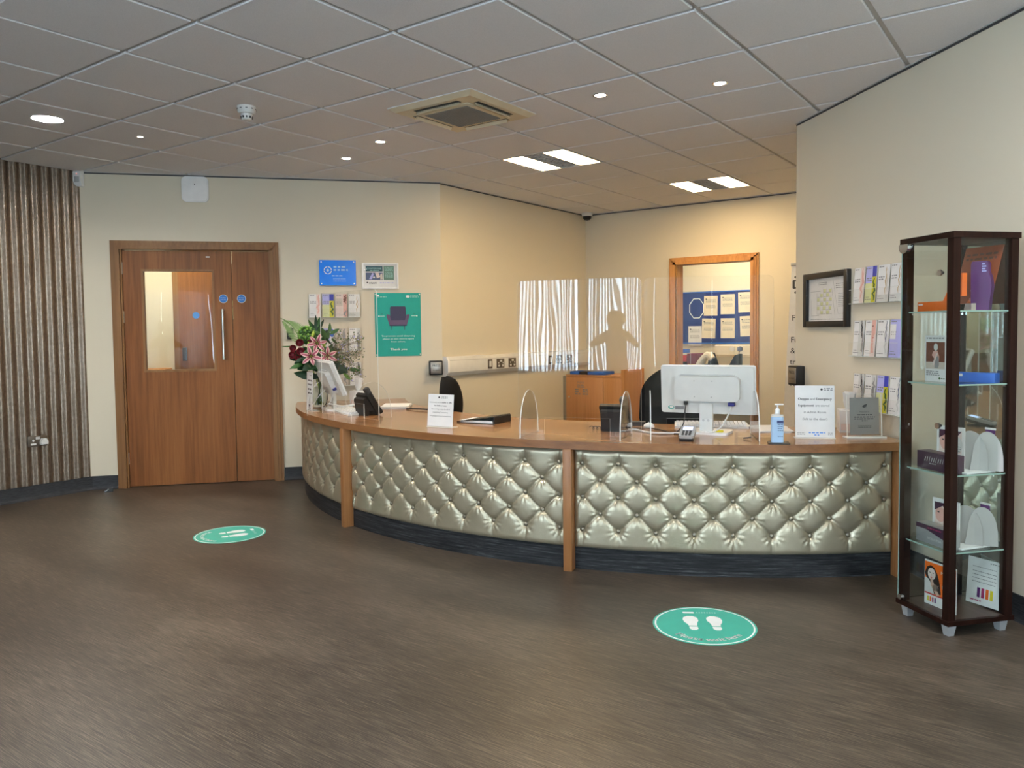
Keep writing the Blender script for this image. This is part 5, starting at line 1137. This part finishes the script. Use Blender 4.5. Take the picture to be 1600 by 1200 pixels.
k.lines(-.055, .05, [.165, .145, .13, .115, .10], .003, 'ink_grey', 0, 3); k.lines(.02, .068, [.19], .004, 'ink_grey', 0, 4); k.lines(-.06, -.01, [.018], .005, 'magenta', 0, 6)
for q, mt in enumerate(('purple', 'magenta', 'orange', 'yellow')): k.quad(-.03+q*.019, -.017+q*.019, .035, .078, 0, mt)
b0 = len(m.v); m.v += [tuple(Mt @ Vector((p[0], -.0015, p[2]))) for p in k.v]
for f, mi in zip(k.f, k.mi): m.f.append(tuple(i+b0 for i in f)); m.mi.append(m.mid(k.mats[mi]))
m.obj('printed_face', t, smooth=0)

# ------------------------------------------------------------------ floor stickers
def sticker(x, y, ang, label):
    t = thing('floor_sticker', label, 'floor sticker', (x, y, .0005), R(ang), 'teal waiting stickers on the floor')
    m = MB(); m.prism(disc(0, 0, .222, 64), 0, .0010, 'teal_floor', 'XY')
    ring = disc(0, 0, .214, 64); r2 = disc(0, 0, .207, 64)
    vs = [(p[0], p[1], .0013) for p in ring]+[(p[0], p[1], .0013) for p in r2]; m.add(vs, [(i, (i+1) % 64, 64+(i+1) % 64, 64+i) for i in range(64)], 'ink_white')
    for sx in (-1, 1):
        cx = sx*.052
        sole = [(cx+sx*a*1.0, b) for a, b in ((-.020, -.012), (-.024, .020), (-.034, .050), (-.032, .085), (-.014, .104), (.008, .104), (.028, .088), (.034, .060), (.030, .030), (.020, .008), (.016, -.012))]
        heel = [(cx+sx*a, b) for a, b in ((-.020, -.020), (.016, -.020), (.017, -.045), (.008, -.060), (-.010, -.060), (-.021, -.046))]
        for pl in (sole, heel): m.add([(p[0], p[1], .0014) for p in pl], [tuple(range(len(pl)))], 'ink_white')
    m.add([(p[0], p[1], .0014) for p in rrect(-.075, -.025, .137, .157, .004)], [tuple(range(24))], 'ink_white')
    for k in range(8): m.add([(-.015+k*.0115, .140, .0014), (-.008+k*.0115, .140, .0014), (-.008+k*.0115, .156, .0014), (-.013+k*.0115, .156, .0014)], [(0, 1, 2, 3)], 'ink_pale')
    word = 'Please wait here'; wd = [.62, .28, .55, .55, .5, .55, .3, .75, .55, .28, .35, .3, .55, .55, .38, .55]; tot = sum(wd); a0 = R(-90-52); span = R(104); acc = 0
    for ch, w in zip(word, wd):
        a = a0+span*(acc+w/2)/tot; acc += w
        if ch == ' ': continue
        Mr = Matrix.Translation((.180*math.cos(a), .180*math.sin(a), 0)) @ Matrix.Rotation(a+PI/2, 4, 'Z'); m.text(ch, 0, 0, .034, 'ink_white', .0014, 'c', None, 'XY', Mr, bold=.0025)
    m.obj('printed_disc', t, smooth=0)
sticker(3.645, 1.178, 31, 'round teal floor sticker with footprints, nearer the display cabinet'); sticker(.51, .955, -25, 'round teal floor sticker nearer the wooden door')

# ------------------------------------------------------------------ the photographer, seen only as a reflection in the screens
px, py = 3.45, -5.15
t = thing('person', 'person in dark clothes standing with hands raised, reflected in the clear screen', 'person', (px, py, 0), R(180))
def skinbody(pts, edges, rad, mat, name, parent, sub=2):
    me = bpy.data.meshes.new(name); me.from_pydata(pts, edges, []); o = bpy.data.objects.new(name, me); COL.objects.link(o); o.parent = parent
    md = o.modifiers.new('skin', 'SKIN'); md.use_smooth_shade = True
    for i, r in enumerate(rad): me.skin_vertices[0].data[i].radius = (r, r) if not isinstance(r, tuple) else r
    me.skin_vertices[0].data[0].use_root = True
    s = o.modifiers.new('sub', 'SUBSURF'); s.levels = sub; s.render_levels = sub; me.materials.append(MATS[mat]); return o
def mk(name):
    me = bpy.data.meshes.new(name)
    return me
k_ = .92
pts = [(0, 0, .90), (0, 0, 1.08), (0, 0, 1.26), (0, 0, 1.36), (0, -.01, 1.44), (0, -.03, 1.53), (0, -.03, 1.60),
       (.16, 0, 1.33), (.37, -.06, 1.16), (.12, -.26, 1.28), (.07, -.31, 1.34), (-.16, 0, 1.33), (-.37, -.05, 1.16), (-.10, -.26, 1.28), (-.07, -.31, 1.34),
       (.09, 0, .84), (.10, -.01, .48), (.10, .01, .09), (.10, -.12, .04), (-.09, 0, .84), (-.10, -.01, .48), (-.10, .01, .09), (-.10, -.12, .04)]
pts = [(x*k_, y*k_, z*k_) for x, y, z in pts]
edges = [(0, 1), (1, 2), (2, 3), (3, 4), (4, 5), (5, 6), (3, 7), (7, 8), (8, 9), (9, 10), (3, 11), (11, 12), (12, 13), (13, 14), (0, 15), (15, 16), (16, 17), (17, 18), (0, 19), (19, 20), (20, 21), (21, 22)]
rad = [.135, .115, .135, .10, .050, .085, .080, .062, .048, .036, .030, .062, .048, .036, .030, .10, .065, .045, .035, .10, .065, .045, .035]
me = bpy.data.meshes.new('body'); me.from_pydata(pts, edges, []); o = bpy.data.objects.new('body', me); COL.objects.link(o); o.parent = t
md = o.modifiers.new('skin', 'SKIN'); md.use_smooth_shade = True
sv = me.skin_vertices[0].data if len(me.skin_vertices) else None
if sv is None:
    bpy.context.view_layer.objects.active = o; bm = bmesh.new(); bm.from_mesh(me); L_ = bm.verts.layers.skin.verify()
    for i, v in enumerate(bm.verts): v[L_].radius = (rad[i], rad[i]*.8); v[L_].use_root = i == 0
    bm.to_mesh(me); bm.free()
else:
    for i, r in enumerate(rad): sv[i].radius = (r, r*.8)
    sv[0].use_root = True
s = o.modifiers.new('sub', 'SUBSURF'); s.levels = 2; s.render_levels = 2; me.materials.append(MATS['cloth_dark'])
for sx in (-1, 1):
    for q in range(5):
        m = MB(); bx = sx*.065; m.tube([(bx, -.285, 1.225+q*.014), (bx-sx*.03, -.31, 1.235+q*.014), (bx-sx*.045, -.300, 1.237+q*.014)], .0075, 'skin', 8); m.obj('finger', t)
m = MB(); m.ball((0, -.02, 1.455), .098, 'hair', 12, sz=1.15); m.obj('hair', t)
m = MB(); m.box(-.075, .075, -.302, -.294, 1.215, 1.29, 'black_plastic', .003)
tag(m.obj('mobile_phone', loc=(px, py, 0), rz=R(180)), 'black mobile phone held up by the person', 'phone')

# ------------------------------------------------------------------ light
w = bpy.data.worlds.new('World'); scene.world = w; w.use_nodes = True; nt = w.node_tree; nt.nodes.clear()
bg = nt.nodes.new('ShaderNodeBackground'); bg.inputs[0].default_value = (.66, .82, 1.0, 1); bg.inputs[1].default_value = SKY = 12
for a, b in side:
    L = bpy.data.lights.new('window_portal', 'AREA'); L.shape = 'RECTANGLE'; L.size = b-a; L.size_y = 1.58; L.cycles.is_portal = True
    o = bpy.data.objects.new('window_portal', L); COL.objects.link(o); o.location = (9.06, (a+b)/2, 1.41); o.rotation_euler = (R(90), 0, R(90))
wo = nt.nodes.new('ShaderNodeOutputWorld'); nt.links.new(bg.outputs[0], wo.inputs[0])
for a, b in wins:
    L = bpy.data.lights.new('window_portal', 'AREA'); L.shape = 'RECTANGLE'; L.size = b-a; L.size_y = 1.58; L.cycles.is_portal = True
    o = bpy.data.objects.new('window_portal', L); COL.objects.link(o); o.location = ((a+b)/2, -6.13, 1.41); o.rotation_euler = (R(90), 0, 0)
# lamps of the waiting area behind the camera and of the corridor, plus an added admin room lamp, each a fitting with a lit face
def panel_lamp(x, y, s, mat, label, rect=False):
    t = thing('round_ceiling_lamp' if not rect else 'square_ceiling_lamp', label, 'ceiling light', (x, y, H-.005), DW[1] if rect else 0)
    m = MB()
    if rect: m.box(-s-.012, s+.012, -s-.012, s+.012, -.008, 0, 'white_plastic')
    else: m.lathe([(s+.014, 0), (s+.014, -.006), (s, -.007), (s, 0)], 'white_gloss', 32)
    m.obj('bezel', t)
    m = MB(); m.box(-s, s, -s, s, -.009, -.0081, mat) if rect else m.lathe([(1e-5, -.0065), (s, -.0065), (s, -.004)], mat, 32); m.obj('diffuser', t, smooth=0)
for x, y in ((4.6, -3.6), (1.0, -3.2), (7.2, -3.6), (5.25, .62)): panel_lamp(x, y, .085, 'panel_white', 'round panel lamp over the waiting area at %s' % {(4.6, -3.6): 'its middle', (1.0, -3.2): 'the corrugated wall side', (7.2, -3.6): 'its far side', (5.25, .62): 'the cabinet side'}[(x, y)])
c = on(DW, .5, 0, -.95); panel_lamp(c[0], c[1], .2, 'corridor_lamp', 'square lamp in the corridor behind the double door', True)
panel_lamp(1.3, 7.4, .25, 'admin_fill_lamp', 'added square lamp over the admin room desk', True)  # unseen lamp, added to light the admin room

# ------------------------------------------------------------------ camera
yaw, pitch, roll = -0.62153780, -0.04926329, -0.01166336
f = Vector((math.sin(yaw)*math.cos(pitch), math.cos(yaw)*math.cos(pitch), math.sin(pitch))); r = Vector((math.cos(yaw), -math.sin(yaw), 0)); u = r.cross(f)
cr, sr = math.cos(roll), math.sin(roll); X = r*cr+u*sr; Yv = -r*sr+u*cr
cd = bpy.data.cameras.new('camera'); co = bpy.data.objects.new('camera', cd); COL.objects.link(co)
M = Matrix.Identity(4)
for i in range(3): M[i][0] = X[i]; M[i][1] = Yv[i]; M[i][2] = -f[i]
M[0][3], M[1][3], M[2][3] = 4.94280416, -2.00744289, H-1.36772452
co.matrix_world = M
cd.sensor_width = 36; cd.sensor_fit = 'HORIZONTAL'; cd.lens = 1217.95*36/1600; cd.shift_x = -(809.803-800)/1600; cd.shift_y = (577.587-600)/1600; cd.clip_start = .05
scene.camera = co
scene.view_settings.view_transform = 'Standard'; scene.view_settings.look = 'None'; scene.view_settings.gamma = 1; scene.view_settings.use_curve_mapping = False
scene.view_settings.exposure = 1.25
scene.cycles.use_denoising = True; scene.cycles.max_bounces = 10; scene.cycles.transparent_max_bounces = 24; scene.cycles.sample_clamp_indirect = 6
